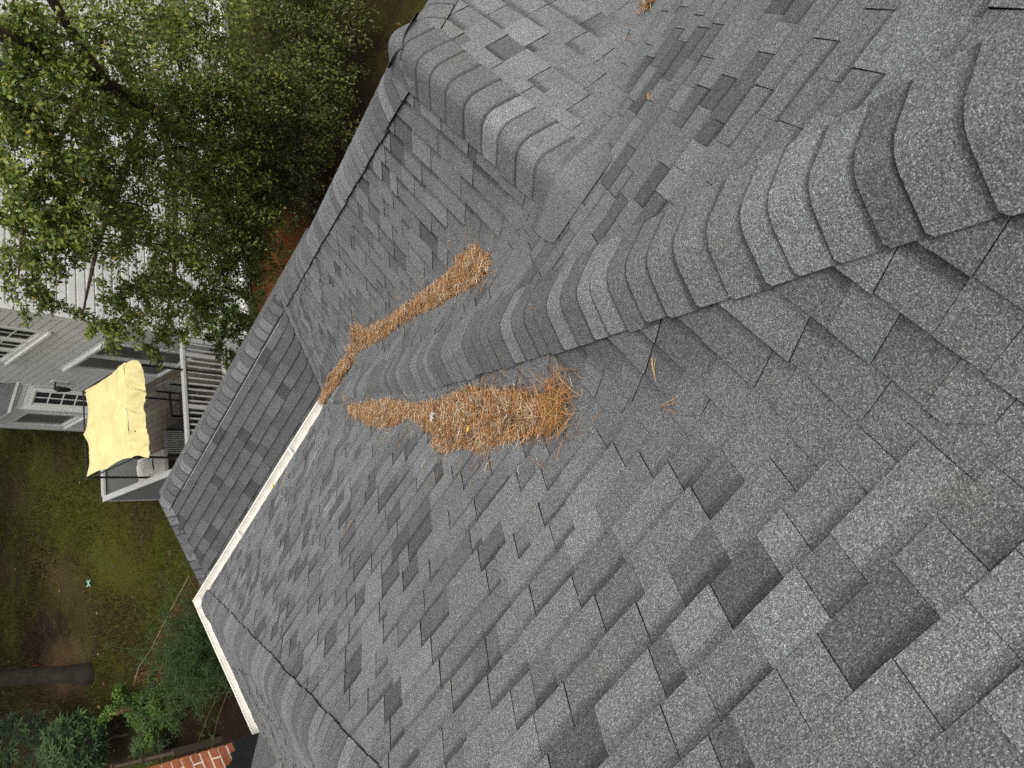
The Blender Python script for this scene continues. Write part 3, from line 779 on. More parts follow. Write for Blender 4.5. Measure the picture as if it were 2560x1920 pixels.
# ------------------------------------------------------------------ neighbour's house (own axes: a along the garden wall, b away from us)
TH = math.radians(-34)
E1, E2 = V((math.cos(TH), math.sin(TH), 0)), V((-math.sin(TH), math.cos(TH), 0))
HM4 = Matrix(((E1.x, E2.x, 0, 0), (E1.y, E2.y, 0, 0), (0, 0, 1, 0), (0, 0, 0, 1)))
def AB(a, b, z): return E1 * a + E2 * b + V((0, 0, z))
A0, B0 = -5.98, 5.5            # near corner of the house
FLOOR = -4.4
nh = empty('neighbour_house', AB(A0, B0, GROUND), 'white clapboard house with bay and windows beyond the roof ridge', 'house')
M_GLASS, nt_, b_ = mat('dark_window_glass'); b_.inputs['Base Color'].default_value = (0.02, 0.024, 0.026, 1); b_.inputs['Roughness'].default_value = 0.08; b_.inputs['Specular IOR Level'].default_value = 0.7
M_GLASSG, nt_, b_ = mat('grey_door_glass'); b_.inputs['Base Color'].default_value = (0.10, 0.11, 0.115, 1); b_.inputs['Roughness'].default_value = 0.12; b_.inputs['Specular IOR Level'].default_value = 0.7
M_BEIGE = simple('worn_sill', (0.55, 0.48, 0.38), 0.7, 0.3, 20)
TOP = 3.2
mb = MB(); mb.box(-14.0, A0 - 0.03, B0 + 0.03, 17.0, GROUND, TOP, M=HM4); mb.build('wall_core', M_SIDING, nh)
def clap(p0, p1, nrm, z0, z1, exp, skip=()):
    """horizontal clapboards between two plan points (a,b); nrm outward in (a,b); skip = openings (s0,s1,z0,z1) along the wall in metres"""
    p0, p1, nn = V((*p0, 0)), V((*p1, 0)), V((*nrm, 0)); L = (p1 - p0).length; d = (p1 - p0) / L
    z = z0
    while z < z1 - 0.01:
        segs = [(0, L)]
        for s0, s1, a, b in skip:
            if b > z + 0.02 and a < z + exp - 0.02:
                segs = [g for q in segs for g in ((q[0], min(q[1], s0)), (max(q[0], s1), q[1])) if g[1] - g[0] > 0.03]
        for s0, s1 in segs:
            mb = MB(); c = random.uniform(0.96, 1.03); z2 = min(z + exp, z1)
            lo = [p0 + d * s for s in (s0, s1)]
            vs_ = []
            for zz, off in ((z, 0.000), (z, 0.034), (z + exp * 0.74, 0.030), (z + exp * 0.80, 0.002), (z2 + 0.004, 0.001), (z2 + 0.004, 0.000)):
                vs_ += [HM4 @ (q + nn * off + V((0, 0, zz))) for q in lo]
            mb.add(vs_, [(0, 1, 3, 2), (2, 3, 5, 4), (4, 5, 7, 6), (6, 7, 9, 8), (8, 9, 11, 10), (0, 2, 4, 6, 8, 10), (1, 11, 9, 7, 5, 3)], 0, c); mb.build('clapboard', M_SIDING, nh)
        z += exp
def window(p, d, nrm, w_, z0, z1, cols, rows, sashes=1, sill=True, glass=None, name='window', fr=0.085, grid=True):
    """window whose lower left corner is plan point p=(a,b), along d, outward nrm"""
    p, d, nn = V((*p, 0)), V((*d, 0)), V((*nrm, 0))
    def bx(mb, s0, s1, a, b, o0, o1, col=1.0):
        q = [HM4 @ (p + d * s + nn * o + V((0, 0, z))) for z in (a, b) for o in (o0, o1) for s in (s0, s1)]
        mb.add(q, [(0, 2, 3, 1), (4, 5, 7, 6), (0, 1, 5, 4), (2, 6, 7, 3), (0, 4, 6, 2), (1, 3, 7, 5)], 0, col)
    mb = MB()
    bx(mb, -fr, 0, z0 - fr, z1 + fr, 0, 0.05); bx(mb, w_, w_ + fr, z0 - fr, z1 + fr, 0, 0.05)
    bx(mb, 0, w_, z1, z1 + fr, 0, 0.05); bx(mb, 0, w_, z0 - fr, z0, 0, 0.05)
    W_ = mb.build(name, M_TRIM, nh)
    if sill:
        mb = MB(); bx(mb, -fr - 0.03, w_ + fr + 0.03, z0 - fr - 0.05, z0 - fr, 0.0, 0.10); mb.build('sill', M_TRIM, W_)
    sw = w_ / sashes
    for k in range(sashes):
        if k:
            mb = MB(); bx(mb, k * sw - 0.05, k * sw + 0.05, z0, z1, 0.0, 0.045); mb.build('mullion', M_TRIM, W_)
        s0, s1 = k * sw + (0.05 if k else 0.0), (k + 1) * sw - (0.05 if k < sashes - 1 else 0)
        mb = MB(); f2 = 0.035
        for a_, b_, c_, d_ in ((s0, s0 + f2, z0, z1), (s1 - f2, s1, z0, z1), (s0 + f2, s1 - f2, z0, z0 + f2), (s0 + f2, s1 - f2, z1 - f2, z1)): bx(mb, a_, b_, c_, d_, 0.0, 0.028)
        mb.build('sash', M_TRIM, W_)
        mb = MB(); bx(mb, s0 + f2, s1 - f2, z0 + f2, z1 - f2, 0.0, 0.012); mb.build('pane', glass or M_GLASS, W_)
        if grid:
            iw, ih = (s1 - s0 - 2 * f2), (z1 - z0 - 2 * f2)
            for c in range(1, cols):
                mb = MB(); x = s0 + f2 + iw * c / cols; bx(mb, x - 0.011, x + 0.011, z0 + f2, z1 - f2, 0.012, 0.022); mb.build('muntin', M_TRIM, W_)
            for r in range(1, rows):
                mb = MB(); zz = z0 + f2 + ih * r / rows; bx(mb, s0 + f2, s1 - f2, zz - 0.011, zz + 0.011, 0.0125, 0.0225); mb.build('muntin', M_TRIM, W_)
    return W_
BAY0 = -10.05                                    # bay begins here on the garden wall
# garden wall (faces us): boards, window upstairs, sliding door to the deck
clap((BAY0, B0), (A0 - 0.10, B0), (0, -1), -4.4, 1.6, 0.165, [(BAY0 * -1 - 8.72, BAY0 * -1 - 6.72, -1.42, 0.3), (10.05 - 8.66, 10.05 - 6.86, -4.5, -2.40)])
window((-8.60, B0), (1, 0), (0, -1), 1.76, -1.20, 0.18, 2, 4, 3, glass=M_GLASS)
door = window((-8.55, B0), (1, 0), (0, -1), 1.6, -4.34, -2.50, 1, 1, 2, sill=False, glass=M_GLASSG, name='sliding_door', grid=False)
mb = MB(); mb.box(-8.72, -6.78, B0 - 0.11, B0 - 0.001, -2.41, -2.36, M=HM4); mb.build('drip_cap', M_TRIM, nh)
# upper part above the picture and side wall
clap((A0, B0 + 0.10), (A0, 16.8), (1, 0), -4.9, 1.6, 0.165, [(9.45 - B0 - 0.1, 10.55 - B0 - 0.1, -1.1, 0.5)])
window((A0, 9.55), (0, 1), (1, 0), 0.85, -0.95, 0.4, 2, 3, 1)
for a, b, c, d in ((A0 - 0.10, A0 + 0.03, B0 - 0.03, B0 + 0.10),):
    mb = MB(); mb.box(a, b, c, d, GROUND, 2.4, M=HM4); mb.build('corner_board', M_TRIM, nh)
mb = MB(); mb.box(A0 - 0.01, A0 + 0.05, 12.1, 12.3, GROUND, 1.6, M=HM4); mb.build('corner_board', M_TRIM, nh)
mb = MB(); mb.box(A0 - 0.01, A0 + 0.14, B0 + 0.2, 16.8, -4.98, -4.9, M=HM4); mb.build('water_table', M_TRIM, nh)
# bay: slanted side, front, roof
bd = 0.42
p0, p1 = (BAY0, B0), (BAY0 - bd, B0 - bd); pf = (BAY0 - bd - 1.45, B0 - bd)
s2 = 1 / math.sqrt(2)
mb = MB()
foot = [(BAY0, B0 + 0.02), (BAY0 - bd, B0 - bd), pf, (pf[0] - 0.4, B0 + 0.02)]
mb.add([AB(a, b, z) for z in (GROUND, -1.98) for a, b in foot], [(0, 1, 2, 3)[::-1], (4, 5, 6, 7), (0, 1, 5, 4), (1, 2, 6, 5), (2, 3, 7, 6), (3, 0, 4, 7)]); mb.build('bay', M_SIDING, nh)
sl_ = bd * math.sqrt(2)
clap(p1, p0, (s2, -s2), -2.32, -2.0, 0.11); clap(p1, p0, (s2, -s2), -4.9, -3.75, 0.14)
window((p1[0] + s2 * 0.11, p1[1] + s2 * 0.11), (s2, s2), (s2, -s2), sl_ - 0.24, -3.62, -2.40, 2, 4, 1, sill=False, fr=0.07)
clap(pf, p1, (0, -1), -4.9, -2.0, 0.15, [(0.10, 1.25, -3.75, -2.35)])
window((pf[0] + 0.2, pf[1]), (1, 0), (0, -1), 0.95, -3.60, -2.48, 1, 1, 1, sill=True, grid=False, glass=M_GLASSG)
for q in (p1, p0):
    mb = MB(); c = AB(q[0], q[1], 0); mb.box(q[0] - 0.05, q[0] + 0.05, q[1] - 0.05, q[1] + 0.05, -4.95, -1.99, M=HM4); mb.build('corner_board', M_TRIM, nh)
mb = MB(); ov = 0.16
top = [(BAY0 + ov, B0), (BAY0 - bd + ov * 0.4, B0 - bd - ov), (pf[0] - ov * 0.4, pf[1] - ov), (pf[0] - 0.4 - ov, B0)]
bk = [(BAY0 - 0.25, B0 + 0.01), (BAY0 - bd - 0.1, B0 - 0.02), (pf[0] + 0.1, B0 - 0.02), (pf[0] - 0.2, B0 + 0.01)]
mb.add([AB(a, b, -1.94) for a, b in top] + [AB(a, b, -1.45) for a, b in bk] + [AB(a, b, -2.0) for a, b in top],
       [(0, 1, 5, 4), (1, 2, 6, 5), (2, 3, 7, 6), (8, 9, 1, 0), (9, 10, 2, 1), (10, 11, 3, 2), (11, 10, 9, 8)], [0, 0, 0, 1, 1, 1, 1], 0.55); mb.build('bay_roof', [M_SH, M_TRIM], nh)
# wall lantern and downspout
mb = MB(); wl = AB(-9.62, B0 - 0.02, -2.62)
mb.box(-9.70, -9.54, B0 - 0.05, B0 - 0.002, -2.85, -2.52, M=HM4); lamp = mb.build('wall_lantern', M_TRIM, nh)
mb = MB(); mb.bar(AB(-9.62, B0 - 0.04, -2.60), AB(-9.62, B0 - 0.20, -2.58), 0.03, 0.03); mb.tube([AB(-9.62, B0 - 0.20, -2.56), AB(-9.62, B0 - 0.20, -2.64), AB(-9.62, B0 - 0.20, -2.86), AB(-9.62, B0 - 0.20, -2.92)], [0.02, 0.075, 0.055, 0.02], 6); mb.build('lantern_body', M_DARKMETAL, lamp)
mb = MB(); mb.tube([AB(pf[0] - 0.5, B0 - 0.3, -2.0), AB(pf[0] - 0.5, B0 - 0.3, -4.9), AB(pf[0] - 0.65, B0 - 0.55, -5.05)], 0.045, 6); mb.build('downspout', M_TRIM, nh)

# ------------------------------------------------------------------ deck
DA0, DA1, DB0, DB1 = -9.35, -5.90, 2.80, B0 - 0.04
RAIL = -3.42
deck = empty('deck', AB((DA0 + DA1) / 2, (DB0 + DB1) / 2, GROUND), 'raised wooden deck with pale baluster railing against the white house', 'deck')
M_PLANK = simple('weathered_plank', (0.075, 0.06, 0.045), 0.85, 0.4, 9, attr=True)
M_RAILW = simple('grey_white_rail', (0.36, 0.36, 0.345), 0.6, 0.12, 6)
M_GREYSKIRT = simple('grey_skirt', (0.17, 0.18, 0.175), 0.7, 0.15, 4)
b = DB0
while b < DB1 - 0.05:
    mb = MB(); c = random.uniform(0.75, 1.2); mb.box(DA0, DA1, b, b + 0.135, FLOOR - 0.03 + random.uniform(-0.002, 0.002), FLOOR, 0, c, M=HM4); mb.build('plank', M_PLANK, deck); b += 0.142
def rail_run(a0, b0, a1, b1, top=RAIL, post=True):
    L = math.hypot(a1 - a0, b1 - b0); n = int(L / 0.115)
    mb = MB(); mb.bar(AB(a0, b0, top), AB(a1, b1, top), 0.10, 0.05); mb.build('top_rail', M_RAILW, deck)
    mb = MB(); mb.bar(AB(a0, b0, FLOOR + 0.08), AB(a1, b1, FLOOR + 0.08), 0.05, 0.07); mb.build('bottom_rail', M_RAILW, deck)
    for k in range(1, n):
        t = k / n; a, b = a0 + (a1 - a0) * t, b0 + (b1 - b0) * t
        wid = 0.034 if k % 9 else 0.085
        mb = MB(); mb.box(a - wid / 2, a + wid / 2, b - wid / 2, b + wid / 2, FLOOR + 0.12, top - 0.028, M=HM4); mb.build('baluster', M_RAILW, deck)
rail_run(DA1, DB0 + 0.1, DA1, DB1 - 0.05)
mb = MB(); mb.box(DA0, DA1, DB0 - 0.06, DB0 + 0.06, RAIL - 0.03, RAIL + 0.02, M=HM4); mb.build('top_rail', M_RAILW, deck)
mb = MB(); mb.box(DA0 + 0.02, DA1, DB0 - 0.03, DB0 + 0.02, GROUND + 0.6, RAIL - 0.031, M=HM4); mb.build('skirt_panel', M_GREYSKIRT, deck)
mb = MB(); mb.box(DA0 - 0.05, DA0 + 0.06, DB0 + 0.061, DB0 + 0.9, RAIL - 0.03, RAIL + 0.02, M=HM4); mb.build('top_rail', M_RAILW, deck)
mb = MB(); mb.box(DA0 - 0.02, DA0 + 0.02, DB0 + 0.021, DB0 + 0.9, GROUND + 0.6, RAIL - 0.031, M=HM4); mb.build('skirt_panel', M_GREYSKIRT, deck)
for a, b in ((DA0, DB0 + 0.0), (DA1, DB0), (DA1, DB1 - 0.1), (DA0, DB1 - 0.1)):
    mb = MB(); mb.box(a - 0.045, a + 0.045, b - 0.045, b + 0.045, GROUND, RAIL - 0.04, M=HM4); mb.build('post', M_RAILW, deck)
mb = MB(); mb.box(DA1 + 0.003, DA1 + 0.03, DB0, DB1, FLOOR - 0.28, FLOOR - 0.032, M=HM4); mb.build('rim_joist', M_RAILW, deck)

# ------------------------------------------------------------------ yellow canopy on a black frame
M_YEL = simple('faded_yellow_cloth', (0.66, 0.57, 0.275), 0.9, 0.2, 3.5, attr=True, bump=0.15, spec=0.1)
can = empty('patio_canopy', AB(-6.8, 3.8, FLOOR), 'faded yellow cloth canopy on a black frame standing on the deck', 'canopy')
ca0, ca1, cb0, cb1, cz = -7.82, -5.86, 2.92, 4.74, -2.30
nu, nv = 28, 24; vs_, fs, cs = [], [], []
def sc_(t): return 4 * t * (1 - t)
for i in range(nu + 1):
    for j in range(nv + 1):
        u, v = i / nu, j / nv
        a = ca0 + (ca1 - ca0) * u + 0.17 * sc_((v * 2) % 1) * (1 - u) ** 3 * 1.0 - 0.02
        b = cb0 + (cb1 - cb0) * v + 0.05 * sc_((u * 2) % 1) * (1 - v) ** 4 - 0.05 * sc_(u) * v ** 4
        z = cz - 0.05 * sc_(u) * sc_((v * 2) % 1) + 0.06 * u * v + 0.03 * math.exp(-((v - 0.5 - 0.0 * u) / 0.04) ** 2) - 0.06 * (1 - u) + 0.012 * math.sin(9 * v + 5 * u) * u + 0.006 * math.sin(31 * v + 17 * u) + 0.018 * math.exp(-((u - 0.75 - 0.25 * abs(v - 0.5)) / 0.03) ** 2)
        if u < 0.04 or v > 0.97: z -= 0.03
        vs_.append(AB(a, b, z)); cs.append(1.0)
nvv = nv + 1
fs = [(i * nvv + j, (i + 1) * nvv + j, (i + 1) * nvv + j + 1, i * nvv + j + 1) for i in range(nu) for j in range(nv)]
mb = MB(); mb.add(vs_, fs, 0, cs); mb.build('canopy_cloth', M_YEL, can, smooth=True)
# valance hanging on the right side with gathered folds
vs_, fs, cs = [], [], []
m_ = 60
for j in range(m_ + 1):
    v = j / m_; b = cb0 + (cb1 - cb0) * v
    zt = cz - 0.0 + 0.06 * v + 0.03 * math.exp(-((v - 0.5) / 0.04) ** 2) - 0.0
    for k in range(7):
        q = k / 6; drop = 0.22 + 0.03 * math.sin(v * 9 + 1) + 0.05 * sc_(v)
        fold = (0.028 * math.sin(v * 38 + 2 * math.sin(v * 11)) + 0.018 * math.sin(v * 83 + q * 4)) * math.sin(q * 2.6)
        vs_.append(AB(ca1 - 0.02 + 0.16 * q + fold, b + 0.03 * math.sin(q * 5 + v * 17), zt - drop * q)); cs.append(0.92)
fs = [(j * 7 + k, j * 7 + k + 1, (j + 1) * 7 + k + 1, (j + 1) * 7 + k) for j in range(m_) for k in range(6)]
mb = MB(); mb.add(vs_, fs, 0, cs); mb.build('valance', M_YEL, can, smooth=True)
for a, b in ((ca0 + 0.06, cb0 + 0.03), (ca1 - 0.02, cb0 + 0.02), (ca0 + 0.06, cb1 - 0.06), (ca1 - 0.02, cb1 - 0.02)):
    mb = MB(); mb.tube([AB(a, b, FLOOR), AB(a, b, cz - 0.07)], 0.022, 8); mb.build('pole', M_DARKMETAL, can)
for p_, q_ in (((ca0, cb0), (ca1, cb0)), ((ca0, cb1), (ca1, cb1)), ((ca0, cb0), (ca0, cb1)), ((ca1, cb0), (ca1, cb1))):
    mb = MB(); mb.tube([AB(*p_, cz - 0.09), AB(*q_, cz - 0.07)], 0.016, 6); mb.build('cross_bar', M_DARKMETAL, can)

# patio seats with slatted backs, table and cushions
M_SLING = simple('dark_sling', (0.035, 0.032, 0.03), 0.7, 0.3, 12)
M_STRAP = simple('pale_strap', (0.30, 0.30, 0.29), 0.6, 0.2, 12)
def chair(a, b, rot, label):
    t = empty('patio_chair', AB(a, b, FLOOR), label, 'chair', 'dark patio chairs under the canopy')
    Mx = Matrix.Translation(AB(a, b, FLOOR)) @ Matrix.Rotation(TH + rot, 4, 'Z')
    mb = MB(); mb.box(-0.27, 0.27, -0.27, 0.27, 0.40, 0.45, M=Mx); mb.build('seat', M_SLING, t)
    for sx in (-1, 1):
        for sy in (-1, 1):
            mb = MB(); mb.bar(Mx @ V((sx * 0.27, sy * 0.25, 0)), Mx @ V((sx * 0.27, sy * 0.25, 0.62 if sy < 0 else 0.95)), 0.03, 0.03); mb.build('leg', M_DARKMETAL, t)
        mb = MB(); mb.bar(Mx @ V((sx * 0.28, -0.27, 0.63)), Mx @ V((sx * 0.28, 0.27, 0.66)), 0.05, 0.03); mb.build('armrest', M_DARKMETAL, t)
    for k in range(12):
        x = -0.24 + 0.48 * k / 11
        mb = MB(); mb.bar(Mx @ V((x, 0.25, 0.46)), Mx @ V((x, 0.34, 0.97)), 0.02, 0.01); mb.build('back_slat', M_STRAP, t)
chair(-6.75, 4.35, 0.0, 'dark patio chair with pale slatted back, nearer the sliding door')
chair(-6.45, 3.45, math.pi * 0.5, 'dark patio chair with pale slatted back, nearer the grey skirt wall')
tb = empty('patio_table', AB(-7.25, 3.65, FLOOR), 'low dark table between the patio chairs', 'table')
mb = MB(); mb.box(-7.55, -6.95, 3.35, 3.95, FLOOR + 0.42, FLOOR + 0.46, M=HM4); mb.build('table_top', M_SLING, tb)
for sa in (-7.5, -7.0):
    for sb in (3.4, 3.9):
        mb = MB(); mb.bar(AB(sa, sb, FLOOR), AB(sa, sb, FLOOR + 0.42), 0.03, 0.03); mb.build('leg', M_DARKMETAL, tb)
M_CUSH = simple('off_white_cloth', (0.55, 0.53, 0.48), 0.9, 0.15, 6); M_TAN = simple('tan_cloth', (0.36, 0.30, 0.22), 0.9, 0.2, 8)
def pillow(name, a, b, z, la, lb, h, m, label, tilt=0.0):
    t_ = []; n = 12; vs_, fs = [], []
    for i in range(n + 1):
        for j in range(n + 1):
            u, v = i / n * 2 - 1, j / n * 2 - 1; th = h * (1 - u ** 6) ** 0.5 * (1 - v ** 6) ** 0.5 + 0.01
            x, y = a + u * la / 2 * (1 - 0.05 * v * v), b + v * lb / 2 * (1 - 0.05 * u * u)
            vs_ += [AB(x, y, z + th + tilt * u + 0.02 * math.sin(7 * u + 3 * v)), AB(x, y, z + tilt * u)]
    k = n + 1
    for i in range(n):
        for j in range(n):
            q = [(i * k + j) * 2, ((i + 1) * k + j) * 2, ((i + 1) * k + j + 1) * 2, (i * k + j + 1) * 2]
            fs.append(tuple(q)); fs.append(tuple(x + 1 for x in reversed(q)))
    mb = MB(); mb.add(vs_, fs); return tag(mb.build(name, m, smooth=True), label, 'cushion')
cu = empty('patio_bench', AB(-8.1, 3.1, FLOOR), 'white draped bench end at the deck corner under the canopy edge', 'bench')
for k in range(4):
    mb = MB(); aa, bb = (-8.55, -7.55)[k % 2], (3.0, 3.45)[k // 2]; mb.bar(AB(aa, bb, FLOOR), AB(aa, bb, FLOOR + 0.5), 0.05, 0.05); mb.build('leg', M_DARKMETAL, cu)
mb = MB(); mb.box(-8.6, -7.5, 2.95, 3.5, FLOOR + 0.5, FLOOR + 0.58, M=HM4); mb.build('seat', M_CUSH, cu)
mb = MB(); mb.box(-8.6, -7.5, 2.925, 2.949, FLOOR + 0.15, FLOOR + 0.58, M=HM4); mb.build('drape', M_CUSH, cu)
pillow('white_cushion', -8.25, 3.2, FLOOR + 0.58, 0.62, 0.5, 0.07, M_CUSH, 'crumpled white cushion on the bench at the deck corner')
pillow('tan_cushion', -7.15, 3.15, FLOOR + 0.3, 0.6, 0.5, 0.08, M_TAN, 'tan cushion lying by the deck skirt right of the white one')

# small white globe just past the ridge
gp = (-0.56, 4.98, -2.63)
mb = MB(); n = 10
prof = [(0.012, -2.57), (0.012, -0.06), (0.035, -0.05), (0.055, 0.0), (0.05, 0.04), (0.02, 0.06), (0.0, 0.065)]
mb.tube([(gp[0], gp[1], gp[2] + z) for r, z in prof], [max(r, 0.004) for r, z in prof], 12)
tag(mb.build('garden_globe', M_CUSH, smooth=True), 'small white rounded globe peeping over the lower roof ridge', 'globe')

# ------------------------------------------------------------------ trees and shrubs
def leaf_arrays(n, centers, size, r, outline, droop=0.5, fold=0.25):
    """n leaf blades at centers (n,3); outline = (s, halfwidth) pairs"""
    a = r.uniform(0, 6.283, n); el = r.normal(-droop, 0.45, n)
    d = np.stack([np.cos(a) * np.cos(el), np.sin(a) * np.cos(el), np.sin(el)], 1)
    s = np.cross(d, [0, 0, 1.0]); s /= np.linalg.norm(s, axis=1, keepdims=True) + 1e-9
    ro = r.normal(0, 0.6, n)[:, None]; up_ = np.cross(s, d); s2 = s * np.cos(ro) + up_ * np.sin(ro); up2 = np.cross(s2, d)
    L = size * r.uniform(0.6, 1.25, n)[:, None]
    vs_ = [centers]
    for t, wv in outline[1:-1]:
        vs_ += [centers + d * L * t + s2 * L * wv + up2 * L * wv * fold, centers + d * L * t - s2 * L * wv + up2 * L * wv * fold]
    vs_.append(centers + d * L)
    v = np.stack(vs_, 1); k = v.shape[1]
    m = (k - 2) // 2
    # two strips each side of the midrib (base, sides, tip)
    right = [0] + [1 + 2 * i for i in range(m)] + [k - 1]; left = [0, k - 1] + [2 + 2 * i for i in range(m)][::-1]
    return v.reshape(-1, 3), np.array([right, left]), k
OVATE = [(0, 0), (0.3, 0.26), (0.65, 0.22), (1, 0)]
GREENS = np.array([(0.120, 0.155, 0.022), (0.090, 0.120, 0.020), (0.16, 0.19, 0.034), (0.060, 0.085, 0.016), (0.21, 0.23, 0.05), (0.125, 0.165, 0.045)])
def foliage(name, clumps, per, size, cols, parent, m, seed, twig=0.0, shell=0.5, droop=0.5, yellow=0.0, sprays=9):
    """leaves gathered on short sprays inside each clump so that the crown has gaps and dense spots"""
    r = np.random.default_rng(seed); cen, colr = [], []
    tw = MB()
    for cx, cy, cz_c, rad in clumps:
        ns = max(3, int(sprays * (rad / 0.6) ** 2)); tot = int(per * (rad / 0.6) ** 2)
        base_t = r.uniform(0.7, 1.2)
        for k in range(ns):
            dd = r.normal(0, 1, 3); dd /= np.linalg.norm(dd); p0 = np.array([cx, cy, cz_c]) + dd * rad * r.uniform(0.05, shell)
            d2 = dd * 0.8 + r.normal(0, 0.5, 3) + np.array([0, 0, -0.35]); d2 /= np.linalg.norm(d2); L = rad * r.uniform(0.5, 1.0)
            nl = max(2, tot // ns); ts = r.uniform(0, 1, nl)[:, None]
            pts_ = p0 + d2 * L * ts + np.array([0, 0, -0.25 * L]) * ts ** 2 + r.normal(0, 0.05 * rad + 0.015, (nl, 3))
            cen.append(pts_); tone = base_t * r.uniform(0.75, 1.25)
            colr.append(cols[r.integers(0, len(cols), nl)] * tone * r.uniform(0.75, 1.3, (nl, 1)))
            if twig: tw.tube([p0 + d2 * L * q + np.array([0, 0, -0.25 * L]) * q * q for q in (0, 0.35, 0.7, 1.0)], [twig, twig * 0.8, twig * 0.6, twig * 0.3], 4, cap=False)
    cen = np.concatenate(cen); colr = np.concatenate(colr); n = len(cen)
    if yellow:
        pk = r.random(n) < yellow; colr[pk] = np.array([0.42, 0.33, 0.05]) * r.uniform(0.6, 1.2, (pk.sum(), 1))
    v, ff, k = leaf_arrays(n, cen, size, r, OVATE, droop)
    f = (ff[None] + (np.arange(n) * k)[:, None, None]).reshape(-1, ff.shape[1])
    o = raw_mesh(name, v, f, np.repeat(colr, k, 0), m, parent); o['kind'] = 'stuff'
    if twig and tw.f: tw.build('twigs', M_BARK, o)
    return o
def tree(name, base, label, trunk, rads, limbs, group=None):
    t = empty(name, base, label, 'tree', group)
    mb = MB(); mb.tube(trunk, rads, 10); mb.build('trunk', M_BARK2 if name == 'lawn_tree' else M_BARK, t, smooth=True)
    for pts_, rr in limbs:
        mb = MB(); mb.tube(pts_, rr, 7); mb.build('branch', M_BARK, t, smooth=True)
    return t
CL = [(2.05, 3.99, 1.58, 0.4), (1.25, 4.09, 1.35, 0.4), (3.1, 4.16, 1.75, 0.45), (3.82, 4.19, 1.97, 0.55), (2.8, 4.06, 1.68, 0.6), (3.81, 5.45, 0.89, 0.7), (3.11, 5.1, 0.96, 0.6), (1.79, 3.98, 1.42, 0.55), (2.27, 4.93, 0.57, 0.7), (1.6, 4.01, 0.9, 0.5), (1.8, 4.67, -0.03, 0.7), (2.44, 5.87, -0.15, 0.8), (3.06, 6.75, -0.47, 0.8), (3.77, 7.57, -0.87, 0.9), (3.01, 7.1, -1.49, 0.9), (2.02, 6.52, -1.45, 0.9), (1.15, 5.36, -1.21, 0.7), (0.91, 4.58, -0.34, 0.5), (0.34, 4.55, -0.12, 0.4), (0.18, 4.84, -1.13, 0.4), (0.8, 4.35, 0.82, 0.35), (3.38, 3.98, 2.02, 0.5), (2.14, 4.28, 1.1, 0.5), (0.22, 5.62, -1.91, 0.55), (-0.14, 4.82, -1.01, 0.25)]
CL2 = [(1.5, 6.76, -2.34, 0.9), (0.68, 6.07, -2.45, 0.7), (2.29, 7.58, -2.77, 1.0), (3.43, 8.4, -2.72, 1.0), (4.22, 9.19, -3.17, 1.0), (3.06, 7.92, -3.52, 0.8), (3.88, 8.69, -4.0, 0.7), (-0.18, 5.34, -2.56, 0.4), (1.9, 8.4, -3.6, 0.9), (5.0, 9.6, -3.4, 1.0), (0.9, 7.6, -3.3, 0.8)]
t1 = tree('leafy_tree', (1.39, 9.58, GROUND), 'tall leafy green tree leaning in front of the white house, thick brown trunk showing', [(1.30, 10.0, -5.25), (1.39, 9.58, -4.7), (2.38, 7.21, -1.15), (2.88, 6.19, -0.13), (3.51, 4.44, 1.63), (3.92, 3.44, 2.71), (4.1, 3.0, 4.2)], [0.17, 0.15, 0.12, 0.11, 0.085, 0.06, 0.03],
     [([(2.75, 6.4, -0.35), (3.18, 5.36, 0.6), (3.71, 4.63, 1.29), (4.12, 4.3, 1.79), (4.56, 4.09, 2.22)], [0.075, 0.065, 0.055, 0.05, 0.03]),
      ([(2.7, 6.5, -0.45), (2.0, 5.6, -0.1), (1.3, 4.8, 0.2), (0.5, 4.4, 0.2)], [0.06, 0.045, 0.03, 0.012]),
      ([(2.45, 7.0, -0.95), (1.7, 6.2, -1.2), (0.9, 5.3, -1.2), (0.1, 4.8, -1.2)], [0.055, 0.04, 0.028, 0.010]),
      ([(2.3, 7.4, -1.4), (2.9, 7.4, -1.3), (3.6, 7.5, -0.8), (4.3, 7.8, -0.4)], [0.05, 0.04, 0.03, 0.012]),
      ([(3.2, 5.2, 0.85), (2.5, 4.5, 1.2), (1.8, 4.0, 1.4), (1.2, 3.8, 1.3)], [0.04, 0.03, 0.02, 0.010])])
foliage('crown', CL, 2700, 0.062, GREENS, t1, M_LEAF, 21, twig=0.005, yellow=0.010, shell=0.8, sprays=30)
t2 = tree('understorey_tree', (2.3, 8.6, GROUND), 'dense dark green small tree close behind the upper roof ridge', [(2.3, 8.6, -5.25), (2.35, 8.2, -4.2), (2.5, 7.9, -3.0)], [0.07, 0.06, 0.03],
     [([(2.35, 8.3, -4.4), (3.2, 8.5, -3.4), (4.4, 9.1, -3.0)], [0.04, 0.03, 0.012]), ([(2.35, 8.3, -4.3), (1.5, 7.2, -3.0), (0.4, 6.0, -2.4)], [0.04, 0.03, 0.012])])
foliage('crown', CL2, 2700, 0.062, GREENS * 0.62, t2, M_LEAF, 22, twig=0.005, shell=0.85, sprays=28)
t3 = tree('bright_bush', (-0.9, 7.6, GROUND), 'bright yellow-green bush just beyond the middle of the lower ridge', [(-0.9, 7.6, -5.25), (-0.85, 7.4, -4.6), (-0.7, 7.1, -4.0)], [0.04, 0.03, 0.015], [])
t3['category'] = 'bush'
foliage('crown', [(-0.55, 6.85, -3.5, 0.45), (-0.9, 7.2, -3.9, 0.5), (-0.3, 7.0, -3.9, 0.4), (-1.1, 7.0, -3.6, 0.3)], 1500, 0.055, np.array([(0.10, 0.17, 0.02), (0.08, 0.14, 0.02), (0.13, 0.19, 0.03)]), t3, M_SHRUB, 23, twig=0.004)

